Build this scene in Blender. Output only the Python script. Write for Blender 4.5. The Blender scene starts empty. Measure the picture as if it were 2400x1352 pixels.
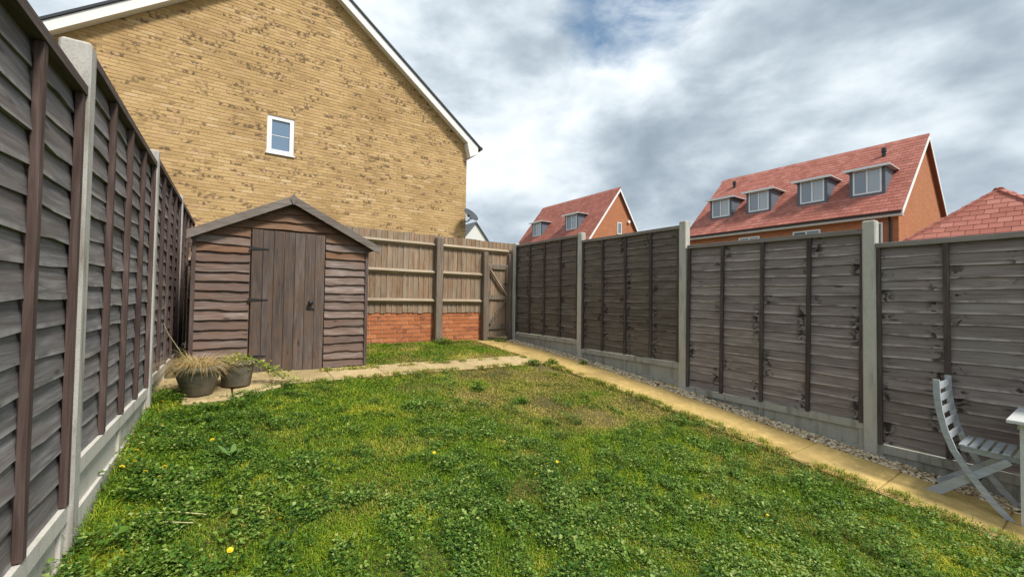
import bpy, math, random
import numpy as np
from mathutils import Matrix, Vector
random.seed(7); rng = np.random.default_rng(7)
S = bpy.context.scene
COL = S.collection
R = math.radians
CZ = 1.55                                   # eye height above the ground underfoot

# ------------------------------------------------------------------ camera
cam_d = bpy.data.cameras.new('camera'); cam = bpy.data.objects.new('camera', cam_d); COL.objects.link(cam)
yaw, pit, rol = R(34.572), R(1.503), R(0.822)
w_ = Vector((math.sin(yaw)*math.cos(pit), math.cos(yaw)*math.cos(pit), math.sin(pit)))
r0 = Vector((math.cos(yaw), -math.sin(yaw), 0)); u0 = r0.cross(w_)
r_ = math.cos(rol)*r0 + math.sin(rol)*u0; u_ = r_.cross(w_)
cam.matrix_world = Matrix(((r_.x, u_.x, -w_.x, 0), (r_.y, u_.y, -w_.y, 0), (r_.z, u_.z, -w_.z, CZ), (0, 0, 0, 1)))
cam_d.sensor_width = 36; cam_d.lens = 14.741; cam_d.clip_start = .05; cam_d.clip_end = 2000
S.camera = cam

# ------------------------------------------------------------------ sun, sky, exposure
SUN_DIR = Vector((.22, -.72, .98)).normalized()
sd = bpy.data.lights.new('sun', 'SUN'); sd.energy = 2.0; sd.angle = R(11); sd.color = (1, .95, .87)
so = bpy.data.objects.new('sun', sd); COL.objects.link(so)
so.rotation_euler = SUN_DIR.to_track_quat('Z', 'Y').to_euler(); so.location = (0, 0, 30)

W = bpy.data.worlds.new('World'); S.world = W; W.use_nodes = True
def build_world():
    nt = W.node_tree; nt.nodes.clear(); N = nt.nodes.new; L = nt.links.new
    def math_(op, a, b=None, c=None, clamp=False):
        n = N('ShaderNodeMath'); n.operation = op; n.use_clamp = clamp
        for i, v in enumerate((a, b, c)):
            if v is None: continue
            if isinstance(v, (int, float)): n.inputs[i].default_value = v
            else: L(v, n.inputs[i])
        return n.outputs[0]
    out = N('ShaderNodeOutputWorld'); bg = N('ShaderNodeBackground'); L(bg.outputs[0], out.inputs[0])
    tc = N('ShaderNodeTexCoord'); sep = N('ShaderNodeSeparateXYZ'); L(tc.outputs['Generated'], sep.inputs[0])
    zz = math_('ADD', math_('MAXIMUM', sep.outputs[2], 0.0), 0.16)
    px = math_('DIVIDE', sep.outputs[0], zz); py = math_('DIVIDE', sep.outputs[1], zz)
    def noise(sx, sy, ox, oy, scale, detail, rough=.55, dist=0.0):
        c = N('ShaderNodeCombineXYZ'); L(math_('MULTIPLY_ADD', px, sx, ox), c.inputs[0]); L(math_('MULTIPLY_ADD', py, sy, oy), c.inputs[1])
        n = N('ShaderNodeTexNoise'); n.inputs['Scale'].default_value = scale; n.inputs['Detail'].default_value = detail
        n.inputs['Roughness'].default_value = rough; n.inputs['Distortion'].default_value = dist
        L(c.outputs[0], n.inputs['Vector']); return n.outputs['Fac']
    n1 = noise(1.0, .50, 5.3, 2.2, .60, 4, .48, .35)        # broad banks of cloud, drawn out along the wind
    def lumps(loc, scale, detail, rough, dist):
        mp = N('ShaderNodeMapping'); L(tc.outputs['Generated'], mp.inputs[0]); mp.inputs['Location'].default_value = loc; mp.inputs['Scale'].default_value = (1, 1, 1.9)
        n = N('ShaderNodeTexNoise'); L(mp.outputs[0], n.inputs['Vector'])
        for k_, v_ in (('Scale', scale), ('Detail', detail), ('Roughness', rough), ('Distortion', dist)): n.inputs[k_].default_value = v_
        return n.outputs['Fac']
    n2 = lumps((2.7, .4, 1.3), 2.7, 5, .50, .25)             # heaped billows
    n3 = lumps((7.7, 3.4, 5.3), 7.5, 6, .55, .15)
    v = math_('ADD', math_('ADD', math_('MULTIPLY', n1, .27), math_('MULTIPLY', n2, .52)), math_('MULTIPLY', n3, .21))
    ramp = N('ShaderNodeValToRGB'); L(v, ramp.inputs[0])
    ramp.color_ramp.interpolation = 'B_SPLINE'
    e = ramp.color_ramp.elements
    e[0].position = .36; e[0].color = (.205, .255, .30, 1)
    e[1].position = .61; e[1].color = (.78, .82, .845, 1)
    m = e.new(.44); m.color = (.30, .36, .415, 1)
    m = e.new(.515); m.color = (.49, .555, .605, 1)
    sky = N('ShaderNodeTexSky'); sky.sky_type = 'NISHITA'; sky.sun_disc = False
    sky.sun_elevation = math.asin(SUN_DIR.z); sky.sun_rotation = math.atan2(SUN_DIR.x, SUN_DIR.y)
    sc = N('ShaderNodeMix'); sc.data_type = 'RGBA'; sc.blend_type = 'MULTIPLY'; sc.inputs[0].default_value = 1
    L(sky.outputs[0], sc.inputs[6]); sc.inputs[7].default_value = (.085, .104, .103, 1)
    # breaks in the cloud where the blue shows
    gap_n = lumps((1.1, 7.2, 3.0), 4.0, 7, .58, .5)
    dot = N('ShaderNodeVectorMath'); dot.operation = 'DOT_PRODUCT'; L(tc.outputs['Generated'], dot.inputs[0])
    dot.inputs[1].default_value = Vector((.640, .500, .615)).normalized()
    near = math_('MULTIPLY', math_('SUBTRACT', dot.outputs['Value'], .984), 55.0)
    g = math_('ADD', math_('MULTIPLY', math_('SUBTRACT', gap_n, .5), 2.2), math_('MINIMUM', math_('MAXIMUM', near, -.6), .55))
    gap = math_('MULTIPLY', g, 1.6, clamp=True)
    mix = N('ShaderNodeMix'); mix.data_type = 'RGBA'; L(gap, mix.inputs[0]); L(ramp.outputs[0], mix.inputs[6]); L(sc.outputs[2], mix.inputs[7])
    L(mix.outputs[2], bg.inputs[0]); bg.inputs[1].default_value = .64
build_world()
S.view_settings.view_transform = 'Standard'; S.view_settings.look = 'None'; S.view_settings.gamma = 1
S.view_settings.use_curve_mapping = False; S.view_settings.exposure = 1.22
S.render.engine = 'CYCLES'

# ------------------------------------------------------------------ helpers
class MB:
    def __init__(s): s.v = []; s.f = []
    def add(s, vs, fs):
        o = len(s.v); s.v += [tuple(v) for v in vs]; s.f += [tuple(i+o for i in f) for f in fs]; return s
    def box(s, x0, x1, y0, y1, z0, z1, M=None):
        vs = [Vector((x, y, z)) for z in (z0, z1) for x, y in ((x0, y0), (x1, y0), (x1, y1), (x0, y1))]
        if M is not None: vs = [M @ v for v in vs]
        return s.add(vs, [(3, 2, 1, 0), (4, 5, 6, 7), (0, 1, 5, 4), (1, 2, 6, 5), (2, 3, 7, 6), (3, 0, 4, 7)])
    def cbox(s, x0, x1, y0, y1, z0, z1, c, M=None):
        """box with its vertical edges and its top chamfered"""
        def ring(z, k, cc):
            a, b, d, e = x0+k, x1-k, y0+k, y1-k
            return [Vector(q+(z,)) for q in ((a+cc, d), (b-cc, d), (b, d+cc), (b, e-cc), (b-cc, e), (a+cc, e), (a, e-cc), (a, d+cc))]
        vs = ring(z0, 0, c) + ring(z1-c, 0, c) + ring(z1, c*.8, c)
        if M is not None: vs = [M @ v for v in vs]
        fs = [tuple(range(7, -1, -1)), tuple(range(16, 24))]
        for k in (0, 8):
            for i in range(8): j = (i+1) % 8; fs.append((k+i, k+j, k+8+j, k+8+i))
        return s.add(vs, fs)
    def bar(s, a, b, wx, wy, up=(0, 0, 1)):
        """square bar from a to b"""
        a, b = Vector(a), Vector(b); d = (b-a).normalized(); sx = d.cross(Vector(up))
        if sx.length < 1e-4: sx = d.cross(Vector((1, 0, 0)))
        sx.normalize(); sy = sx.cross(d)
        vs = [p+sx*i*wx/2+sy*j*wy/2 for p in (a, b) for i, j in ((-1, -1), (1, -1), (1, 1), (-1, 1))]
        return s.add(vs, [(3, 2, 1, 0), (4, 5, 6, 7), (0, 1, 5, 4), (1, 2, 6, 5), (2, 3, 7, 6), (3, 0, 4, 7)])
    def lathe(s, prof, n=28, c=(0, 0, 0), wob=0.0):
        o = []; fs = []
        for k, (r, z) in enumerate(prof):
            for i in range(n):
                a = 2*math.pi*i/n; o.append((c[0]+r*math.cos(a), c[1]+r*math.sin(a), c[2]+z))
        for k in range(len(prof)-1):
            for i in range(n): j = (i+1) % n; fs.append((k*n+i, k*n+j, k*n+n+j, k*n+n+i))
        return s.add(o, fs)
    def tube(s, pts, rad, n=6):
        pts = [Vector(p) for p in pts]; rr = rad if isinstance(rad, (list, tuple)) else [rad]*len(pts); vs = []; fs = []
        for k, p in enumerate(pts):
            d = (pts[min(k+1, len(pts)-1)]-pts[max(k-1, 0)]).normalized(); a = d.cross(Vector((0, .13, 1))).normalized(); b = a.cross(d)
            for i in range(n): t = 2*math.pi*i/n; vs.append(p+(a*math.cos(t)+b*math.sin(t))*rr[k])
        for k in range(len(pts)-1):
            for i in range(n): j = (i+1) % n; fs.append((k*n+i, k*n+n+i, k*n+n+j, k*n+j))
        fs.append(tuple(range(n))); fs.append(tuple(reversed(range((len(pts)-1)*n, len(pts)*n))))
        return s.add(vs, fs)
    def mesh(s, name, m, smooth=False):
        me = bpy.data.meshes.new(name); me.from_pydata(s.v, [], s.f); me.materials.append(m)
        if smooth: me.polygons.foreach_set('use_smooth', [True]*len(me.polygons))
        me.update(); return me
    def build(s, name, m, parent=None, smooth=False): return ob(name, s.mesh(name, m, smooth), parent)

def ob(name, data, parent=None, loc=None, rot=None):
    o = bpy.data.objects.new(name, data); COL.objects.link(o)
    if parent is not None: o.parent = parent
    if loc is not None: o.location = loc
    if rot is not None: o.rotation_euler = rot
    return o
def tag(o, label, cat, group=None, kind=None):
    o['label'] = label
    if cat: o['category'] = cat
    if group: o['group'] = group
    if kind: o['kind'] = kind
    return o
def thing(name, label, cat, loc=(0, 0, 0), rz=0, group=None):
    return tag(ob(name, None, None, loc, (0, 0, rz)), label, cat, group)
def struct(o): o['kind'] = 'structure'; return o
def raw_mesh(name, V, F, m, attrs=None, smooth=False):
    """fast mesh from numpy: V (n,3), F (k,3|4)"""
    me = bpy.data.meshes.new(name); k = F.shape[1]
    me.vertices.add(len(V)); me.vertices.foreach_set('co', np.ascontiguousarray(V, dtype=np.float32).ravel())
    me.loops.add(F.size); me.loops.foreach_set('vertex_index', np.ascontiguousarray(F, dtype=np.int32).ravel())
    me.polygons.add(len(F)); me.polygons.foreach_set('loop_start', np.arange(0, F.size, k, dtype=np.int32))
    me.materials.append(m)
    for n, a in (attrs or {}).items():
        at = me.attributes.new(n, 'FLOAT', 'POINT'); at.data.foreach_set('value', np.ascontiguousarray(a, dtype=np.float32))
    me.update(calc_edges=True)
    me.polygons.foreach_set('use_smooth', [bool(smooth)]*len(me.polygons))
    return me

# value noise on the plane, for where grass, weed and dry patches grow
_nz = rng.random((64, 64))
def vnoise(x, y, sc, oct=3):
    x = np.asarray(x)*sc; y = np.asarray(y)*sc; t = 0; a = 1; tot = 0
    for o in range(oct):
        xi = np.floor(x).astype(int); yi = np.floor(y).astype(int); fx = x-xi; fy = y-yi
        fx = fx*fx*(3-2*fx); fy = fy*fy*(3-2*fy)
        g = lambda i, j: _nz[(xi+i) % 64, (yi+j) % 64]
        t = t + a*((g(0, 0)*(1-fx)+g(1, 0)*fx)*(1-fy)+(g(0, 1)*(1-fx)+g(1, 1)*fx)*fy); tot += a
        a *= .5; x = x*2.03+17.3; y = y*2.03+5.1
    return t/tot

# ------------------------------------------------------------------ materials
class NT:
    def __init__(s, name, rough=.8, spec=.25):
        s.m = bpy.data.materials.new(name); s.m.use_nodes = True; s.t = s.m.node_tree
        s.b = s.t.nodes['Principled BSDF']; s.b.inputs['Roughness'].default_value = rough
        s.b.inputs['Specular IOR Level'].default_value = spec
    def n(s, t, **k):
        x = s.t.nodes.new(t)
        for a, b in k.items(): setattr(x, a, b)
        return x
    def l(s, a, b): s.t.links.new(a, b)
    def val(s, v, sock):
        if isinstance(v, (int, float)): sock.default_value = v
        elif isinstance(v, tuple): sock.default_value = v if len(v) == 4 or sock.type == 'VECTOR' else v+(1,)
        else: s.l(v, sock)
    def math(s, op, a, b=None, c=None, clamp=False):
        x = s.n('ShaderNodeMath', operation=op, use_clamp=clamp)
        for i, v in enumerate((a, b, c)):
            if v is not None: s.val(v, x.inputs[i])
        return x.outputs[0]
    def mix(s, f, a, b, mode='MIX'):
        x = s.n('ShaderNodeMix', data_type='RGBA', blend_type=mode); s.val(f, x.inputs[0]); s.val(a, x.inputs[6]); s.val(b, x.inputs[7]); return x.outputs[2]
    def coords(s, kind='Object', scale=(1, 1, 1), rand=0.0):
        tc = s.n('ShaderNodeTexCoord'); mp = s.n('ShaderNodeMapping'); s.l(tc.outputs[kind], mp.inputs[0]); mp.inputs['Scale'].default_value = scale
        if rand:
            oi = s.n('ShaderNodeObjectInfo'); cx = s.n('ShaderNodeCombineXYZ')
            for i, k in enumerate((rand, rand*1.7, rand*.6)): s.l(s.math('MULTIPLY', oi.outputs['Random'], k), cx.inputs[i])
            s.l(cx.outputs[0], mp.inputs['Location'])
        return mp.outputs[0]
    def world(s, scale=(1, 1, 1)):
        g = s.n('ShaderNodeNewGeometry'); mp = s.n('ShaderNodeMapping'); s.l(g.outputs['Position'], mp.inputs[0]); mp.inputs['Scale'].default_value = scale
        return mp.outputs[0]
    def noise(s, vec, scale, detail=4, rough=.55, dist=0.0):
        x = s.n('ShaderNodeTexNoise'); s.l(vec, x.inputs['Vector'])
        for a, b in (('Scale', scale), ('Detail', detail), ('Roughness', rough), ('Distortion', dist)): x.inputs[a].default_value = b
        return x.outputs['Fac']
    def ramp(s, f, stops):
        x = s.n('ShaderNodeValToRGB'); s.val(f, x.inputs[0]); e = x.color_ramp.elements
        while len(e) < len(stops): e.new(.5)
        for k, (p, c) in enumerate(stops): e[k].position = p; e[k].color = (c if isinstance(c, tuple) else (c, c, c))+(1,)
        return x.outputs[0]
    def rnd(s):
        return s.n('ShaderNodeObjectInfo').outputs['Random']
    def attr(s, name):
        return s.n('ShaderNodeAttribute', attribute_name=name).outputs['Fac']
    def bump(s, h, strength=.3, dist=.01):
        x = s.n('ShaderNodeBump'); x.inputs['Strength'].default_value = strength; x.inputs['Distance'].default_value = dist
        s.l(h, x.inputs['Height']); s.l(x.outputs[0], s.b.inputs['Normal'])
    def col(s, c): s.val(c, s.b.inputs['Base Color']); return s
    def rough(s, c): s.val(c, s.b.inputs['Roughness']); return s

def wood(name, dark, mid, pale, axis='x', sc=1.0, knots=.5, tint=None, tint_amt=0.0, rough=.82, hue=.25, lit_edge=None, stain_shadow=False):
    n = NT(name, rough, .2)
    st = {'x': (1.4, 16, 22), 'z': (22, 16, 1.4), 'y': (22, 1.4, 16)}[axis]
    v = n.coords('Object', tuple(k*sc for k in st), 37.0); v2 = n.coords('Object', {'x': (1.2, 3, 4), 'z': (4, 3, 1.2), 'y': (4, 1.2, 3)}[axis], 21.0)
    g = n.noise(v, 1.6, 6, .62, 1.2); broad = n.noise(v2, 1.6, 5, .6, .4)
    c = n.ramp(g, [(.30, dark), (.50, mid), (.72, pale)])
    # board to board difference
    rr = n.rnd()
    c = n.mix(n.math('MULTIPLY', rr, hue), c, tuple(x*.45 for x in dark))
    c = n.mix(n.ramp(broad, [(.38, 0.0), (.62, 1.0)]), n.mix(.45, c, dark), c)
    if tint is not None:
        c = n.mix(n.math('MULTIPLY', n.ramp(n.noise(n.coords('Object', (2.0, 5, 7) if axis == 'x' else (7, 5, 2.0), 11.0), 1.3, 4), [(.42, 0.0), (.6, 1.0)]), tint_amt), c, tint)
    # knots: small dark rounds, some ringed
    vo = n.n('ShaderNodeTexVoronoi'); n.l(n.coords('Object', {'x': (2.6, 0, 9), 'z': (9, 0, 2.6), 'y': (9, 2.6, 0)}[axis], 13.0), vo.inputs['Vector']); vo.inputs['Scale'].default_value = 1.0
    k = n.math('MULTIPLY', n.ramp(vo.outputs['Distance'], [(.05, 1.0), (.13, 0.0)]), knots)
    c = n.mix(k, c, tuple(x*.22 for x in dark))
    if lit_edge is not None or stain_shadow:
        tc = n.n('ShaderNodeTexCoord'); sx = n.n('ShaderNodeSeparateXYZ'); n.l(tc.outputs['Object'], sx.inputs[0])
    if lit_edge is not None:      # light caught on the sawn lower edge, painted pale here and there
        w = n.math('MULTIPLY', n.ramp(sx.outputs[2], [(.006, 1.0), (.020, 0.0)]), n.ramp(n.noise(n.coords('Object', (3, 0, 0), 19.0), 1.5, 4, .6), [(.40, 0.0), (.58, .75)]))
        c = n.mix(w, c, lit_edge)
    if stain_shadow:                 # black blotches beside each batten: old stain plus painted shadow of lifted slat edges
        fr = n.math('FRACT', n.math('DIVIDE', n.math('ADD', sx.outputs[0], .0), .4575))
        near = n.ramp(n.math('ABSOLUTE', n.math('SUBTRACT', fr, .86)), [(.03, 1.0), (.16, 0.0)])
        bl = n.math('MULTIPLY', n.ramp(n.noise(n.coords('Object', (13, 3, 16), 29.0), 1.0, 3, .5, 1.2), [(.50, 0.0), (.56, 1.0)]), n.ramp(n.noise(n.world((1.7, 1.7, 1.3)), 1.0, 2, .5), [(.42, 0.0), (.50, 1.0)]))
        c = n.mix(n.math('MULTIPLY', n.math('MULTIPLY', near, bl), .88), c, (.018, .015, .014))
    n.col(c)
    n.bump(g, .35, .006); return n.m

def concrete(name, c1, c2, stain=(.10, .10, .085), amt=.5):
    n = NT(name, .9, .2); v = n.coords('Object', (1, 1, 1), 9.0)
    f = n.noise(v, 9, 6, .65); g = n.noise(v, 160, 3, .6); b = n.noise(n.coords('Object', (6, 6, .9), 5.0), 2.2, 5, .6)
    c = n.mix(f, c1, c2); c = n.mix(n.math('MULTIPLY', n.ramp(g, [(.52, 0.0), (.62, 1.0)]), .35), c, stain)
    c = n.mix(n.math('MULTIPLY', n.ramp(b, [(.5, 0.0), (.72, 1.0)]), amt), c, stain)
    n.col(c); n.bump(g, .25, .003); return n.m

def plain(name, c, rough=.5, spec=.4, var=.12, scale=6.0, metal=0.0):
    n = NT(name, rough, spec); n.b.inputs['Metallic'].default_value = metal
    f = n.noise(n.coords('Object', (1, 1, 1), 3.0), scale, 5, .6)
    n.col(n.mix(f, tuple(x*(1-var) for x in c), tuple(min(1, x*(1+var)) for x in c))); return n.m

M = {}
M['slat_r'] = wood('fence_slat_brown', (.145, .115, .108), (.290, .242, .228), (.44, .385, .365), 'x', knots=.75, tint=(.27, .25, .225), tint_amt=.4, hue=.42, lit_edge=(.52, .46, .43), stain_shadow=True)
M['slat_f'] = wood('fence_slat_far_brown', (.078, .062, .051), (.170, .138, .117), (.300, .252, .218), 'x', knots=.85, tint=(.14, .132, .11), tint_amt=.4, hue=.45, lit_edge=(.26, .23, .20), stain_shadow=True)
M['slat_l'] = wood('fence_slat_grey', (.10, .094, .094), (.205, .196, .199), (.34, .328, .33), 'x', knots=.6, tint=(.20, .145, .12), tint_amt=.3, hue=.40, lit_edge=(.33, .31, .30))
M['batten_r'] = wood('fence_batten_dark', (.050, .038, .035), (.100, .078, .072), (.16, .13, .12), 'z', knots=.2)
M['batten_l'] = wood('fence_batten_red_brown', (.060, .038, .034), (.115, .077, .069), (.200, .150, .138), 'z', knots=.2)
M['cap'] = wood('fence_cap_grey', (.15, .13, .118), (.27, .245, .22), (.38, .35, .32), 'x', knots=.2)
M['cap_l'] = wood('fence_cap_brown', (.085, .062, .057), (.135, .105, .098), (.20, .165, .155), 'x', knots=.2)
M['post'] = concrete('concrete_post', (.44, .425, .375), (.58, .565, .505), (.19, .185, .15), .7)
M['post_l'] = concrete('concrete_post_pale', (.37, .352, .32), (.55, .535, .50), (.19, .162, .13), 1.0)
M['gravel_board'] = concrete('concrete_gravel_board', (.34, .335, .295), (.47, .46, .405), (.15, .15, .115), .75)
M['gravel_board_l'] = concrete('concrete_gravel_board_pale', (.50, .47, .42), (.64, .61, .56), (.27, .27, .20), .45)
M['clad'] = wood('shed_cladding', (.115, .074, .057), (.285, .222, .196), (.50, .43, .40), 'x', knots=.9, tint=(.17, .105, .078), tint_amt=.6, hue=.7)
M['clad_top'] = wood('shed_cladding_red', (.12, .062, .038), (.24, .140, .090), (.37, .255, .19), 'x', knots=.6, tint=(.20, .105, .055), tint_amt=.5, hue=.3)
M['door'] = wood('shed_door_plank', (.070, .053, .046), (.142, .114, .102), (.235, .200, .182), 'z', knots=.65, tint=(.16, .095, .062), tint_amt=.45, hue=.5)
M['trim'] = wood('shed_trim', (.070, .048, .042), (.125, .092, .084), (.20, .155, .145), 'z', knots=.2)
M['barge_shed'] = wood('shed_barge', (.13, .105, .090), (.22, .186, .165), (.32, .28, .25), 'x', knots=.2)
M['board'] = wood('feather_board', (.17, .100, .056), (.36, .242, .155), (.53, .40, .285), 'z', knots=.4, tint=(.28, .25, .20), tint_amt=.5, hue=.5)
M['rail'] = wood('arris_rail', (.24, .185, .125), (.40, .325, .235), (.52, .44, .34), 'x', knots=.3)
M['fpost'] = wood('timber_post', (.12, .092, .068), (.22, .177, .138), (.32, .27, .22), 'z', knots=.3)
M['iron'] = plain('black_iron', (.018, .017, .017), .55, .4, .3, 30)
M['felt'] = plain('roof_felt', (.085, .085, .088), .95, .1, .35, 40)

def brick_mat(name, stops, dark, dark_amt, grain=60.):
    n = NT(name, .88, .2)
    r = n.math('FRACT', n.math('ADD', n.attr('rnd'), n.rnd()))
    r2 = n.math('FRACT', n.math('MULTIPLY', r, 7.31))
    c = n.ramp(r, stops)
    w = n.world(); f = n.noise(w, grain, 4, .6); big = n.noise(w, .42, 3, .5)
    # burnt ends: some bricks carry a dark blotch, more of them in some parts of the wall
    th = n.math('ADD', r2, n.math('MULTIPLY', n.math('SUBTRACT', big, .5), .75))
    d = n.math('MULTIPLY', n.ramp(th, [(.68, 0.0), (.86, 1.0)]), n.ramp(n.noise(w, 13., 3, .5), [(.47, 0.0), (.57, 1.0)]))
    c = n.mix(.42, c, n.mix(f, tuple(x*.6 for x in stops[0][1]), tuple(min(1, x*1.35) for x in stops[-1][1])))
    c = n.mix(n.math('MULTIPLY', n.ramp(n.noise(w, .8, 4, .6), [(.46, 0.0), (.66, 1.0)]), .35), c, tuple(x*k for x, k in zip(stops[0][1], (.72, .70, .72))))
    c = n.mix(n.math('MULTIPLY', d, dark_amt), c, dark)
    n.col(c); n.bump(f, .4, .004); return n.m
M['buff'] = brick_mat('buff_brick', [(0, (.34, .205, .082)), (.16, (.42, .262, .100)), (.5, (.51, .328, .135)), (.8, (.58, .388, .175)), (.93, (.52, .31, .17)), (1, (.66, .50, .29))], (.095, .062, .044), .78)
M['buff_mortar'] = plain('buff_mortar', (.48, .325, .15), .95, .1, .2, 20)
M['red'] = brick_mat('red_brick', [(0, (.36, .105, .040)), (.4, (.46, .145, .055)), (.75, (.54, .19, .075)), (1, (.60, .25, .12))], (.16, .06, .04), .6)
M['red_mortar'] = plain('pale_mortar', (.46, .36, .27), .95, .1, .2, 30)
def far_brick(name, a, b, mortar):
    n = NT(name, .9, .15); tc = n.n('ShaderNodeTexCoord'); sx = n.n('ShaderNodeSeparateXYZ'); n.l(tc.outputs['Object'], sx.inputs[0])
    cx = n.n('ShaderNodeCombineXYZ'); n.l(n.math('ADD', sx.outputs[0], sx.outputs[1]), cx.inputs[0]); n.l(sx.outputs[2], cx.inputs[1])
    bt = n.n('ShaderNodeTexBrick'); n.l(cx.outputs[0], bt.inputs['Vector'])
    for k, v in (('Color1', a+(1,)), ('Color2', b+(1,)), ('Mortar', mortar+(1,)), ('Scale', 1.0), ('Mortar Size', .006), ('Brick Width', .225), ('Row Height', .075)): bt.inputs[k].default_value = v
    n.col(n.mix(n.math('MULTIPLY', n.noise(n.world(), 1.1, 4), .5), bt.outputs[0], tuple(x*.7 for x in a))); return n.m
M['far_red'] = far_brick('far_orange_brick', (.40, .145, .068), (.50, .195, .092), (.48, .31, .20))
M['render'] = plain('white_render', (.68, .69, .66), .9, .2, .05)
M['upvc'] = plain('white_upvc', (.82, .83, .83), .35, .4, .03)
M['white_board'] = plain('white_painted_board', (.80, .80, .78), .5, .3, .05)
M['slate'] = plain('slate_cheek', (.12, .145, .18), .6, .3, .2, 8)
M['lead'] = plain('dormer_top', (.50, .50, .49), .6, .3, .12)
M['gutter'] = plain('black_gutter', (.02, .02, .022), .4, .4, .2)
def tile_mat(name, stops):
    n = NT(name, .8, .25); r = n.math('FRACT', n.math('ADD', n.attr('rnd'), n.rnd())); c = n.ramp(r, stops)
    w = n.world(); c = n.mix(n.math('MULTIPLY', n.noise(w, 7, 5, .6), .5), c, tuple(x*.55 for x in stops[1][1]))
    n.col(c); n.bump(n.noise(w, 40, 3), .3, .005); return n.m
M['tile'] = tile_mat('red_roof_tile', [(0, (.34, .118, .088)), (.4, (.42, .152, .114)), (.75, (.465, .178, .137)), (1, (.50, .21, .168))])
M['tile_dull'] = tile_mat('red_roof_tile_dull', [(0, (.32, .11, .082)), (.4, (.38, .135, .10)), (.75, (.42, .155, .118)), (1, (.45, .18, .142))])
M['grey_tile'] = tile_mat('grey_roof_tile', [(0, (.10, .105, .11)), (.4, (.13, .135, .14)), (.75, (.15, .155, .16)), (1, (.17, .17, .175))])
M['dark_tile'] = tile_mat('dark_roof_tile', [(0, (.055, .06, .07)), (.4, (.07, .075, .085)), (.75, (.08, .085, .095)), (1, (.09, .095, .10))])
def glass(name, c):
    n = NT(name, .06, .9); n.col(n.mix(n.noise(n.coords(), .7, 2), tuple(x*.75 for x in c), c)); n.b.inputs['IOR'].default_value = 1.52
    n.b.inputs['Coat Weight'].default_value = .6; n.b.inputs['Coat Roughness'].default_value = .03; return n.m
M['glass'] = glass('window_glass', (.13, .19, .26))
M['obscure'] = glass('bathroom_glass', (.15, .24, .36))
M['curtain'] = glass('curtained_glass', (.34, .42, .47))

def slab_mat(name, a, b, c2):
    n = NT(name, .92, .15); w = n.world(); f = n.noise(w, 3.2, 6, .6); g = n.noise(w, 90, 4, .65); mid = n.noise(w, 14, 5, .65); big = n.noise(w, 1.6, 5, .65)
    c = n.mix(f, a, b); c = n.mix(n.math('MULTIPLY', n.rnd(), .35), c, tuple(x*.72 for x in a))
    c = n.mix(n.math('MULTIPLY', n.ramp(g, [(.48, 0.0), (.62, 1.0)]), .5), c, c2)
    c = n.mix(n.math('MULTIPLY', n.ramp(mid, [(.50, 0.0), (.66, 1.0)]), .5), c, tuple(min(1, x*1.25) for x in b))
    c = n.mix(n.math('MULTIPLY', n.ramp(big, [(.46, 0.0), (.64, 1.0)]), .6), c, n.mix(mid, c2, tuple(x*.55 for x in c2)))
    n.col(c); n.bump(g, .5, .006); return n.m
M['slab'] = slab_mat('sandstone_slab', (.46, .315, .110), (.59, .435, .175), (.33, .23, .09))
M['slab_pale'] = slab_mat('pale_slab', (.44, .33, .17), (.57, .445, .25), (.33, .245, .115))
M['sand'] = plain('bedding_sand', (.34, .24, .10), .95, .1, .3, 40)
def soil():
    n = NT('soil_and_thatch', .95, .1); w = n.world(); f = n.noise(w, 9, 6, .65); g = n.noise(w, 55, 4, .6); b = n.noise(w, 1.1, 4, .55)
    c = n.mix(f, (.045, .05, .016), (.12, .105, .038)); c = n.mix(n.ramp(b, [(.45, 0.0), (.65, 1.0)]), c, n.mix(g, (.13, .10, .04), (.24, .19, .08)))
    n.col(n.mix(n.math('MULTIPLY', g, .5), c, (.03, .028, .013))); n.bump(g, .6, .02); return n.m
M['soil'] = soil()
def leafy(name, stops, rough=.6, trans=.25):
    n = NT(name, rough, .3); r = n.attr('rnd'); d = n.attr('dry')
    g = n.ramp(r, stops); c = n.mix(d, g, n.ramp(r, [(0, (.34, .25, .06)), (.5, (.54, .40, .115)), (1, (.68, .53, .20))]))
    n.col(c); tr = n.n('ShaderNodeBsdfTranslucent'); n.l(c, tr.inputs[0]); mx = n.n('ShaderNodeMixShader'); mx.inputs[0].default_value = trans
    out = n.t.nodes['Material Output']; n.l(n.b.outputs[0], mx.inputs[1]); n.l(tr.outputs[0], mx.inputs[2]); n.l(mx.outputs[0], out.inputs[0]); return n.m
M['grass'] = leafy('grass_blade', [(0, (.050, .13, .010)), (.4, (.165, .290, .015)), (.75, (.34, .41, .026)), (1, (.56, .50, .06))])
M['weed'] = leafy('weed_leaf', [(0, (.022, .066, .009)), (.40, (.082, .178, .018)), (.75, (.185, .295, .042)), (1, (.36, .44, .13))], .45)
M['straw'] = leafy('straw_blade', [(0, (.48, .31, .13)), (.5, (.64, .46, .22)), (.85, (.76, .60, .34)), (1, (.24, .30, .08))], .7)
M['lime'] = leafy('lime_leaf', [(0, (.24, .26, .03)), (.5, (.40, .42, .05)), (.8, (.55, .55, .12)), (1, (.16, .26, .05))], .5)
M['petal'] = plain('yellow_petal', (.80, .62, .03), .6, .2, .15, 40)
M['stem'] = plain('green_stem', (.10, .19, .04), .6, .3, .2, 20)
M['dead_stem'] = plain('pale_dead_stem', (.48, .46, .22), .7, .2, .25, 20)
M['pot'] = (lambda n: (n.col(n.mix(n.ramp(n.noise(n.coords('Object', (1, 1, 1.4), 4.0), 6, 6, .65), [(.38, 0.0), (.62, 1.0)]), (.085, .088, .070), (.20, .168, .128))), n.bump(n.noise(n.coords(), 60, 4), .4, .004), n.m)[-1])(NT('weathered_pot', .85, .25))
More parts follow.
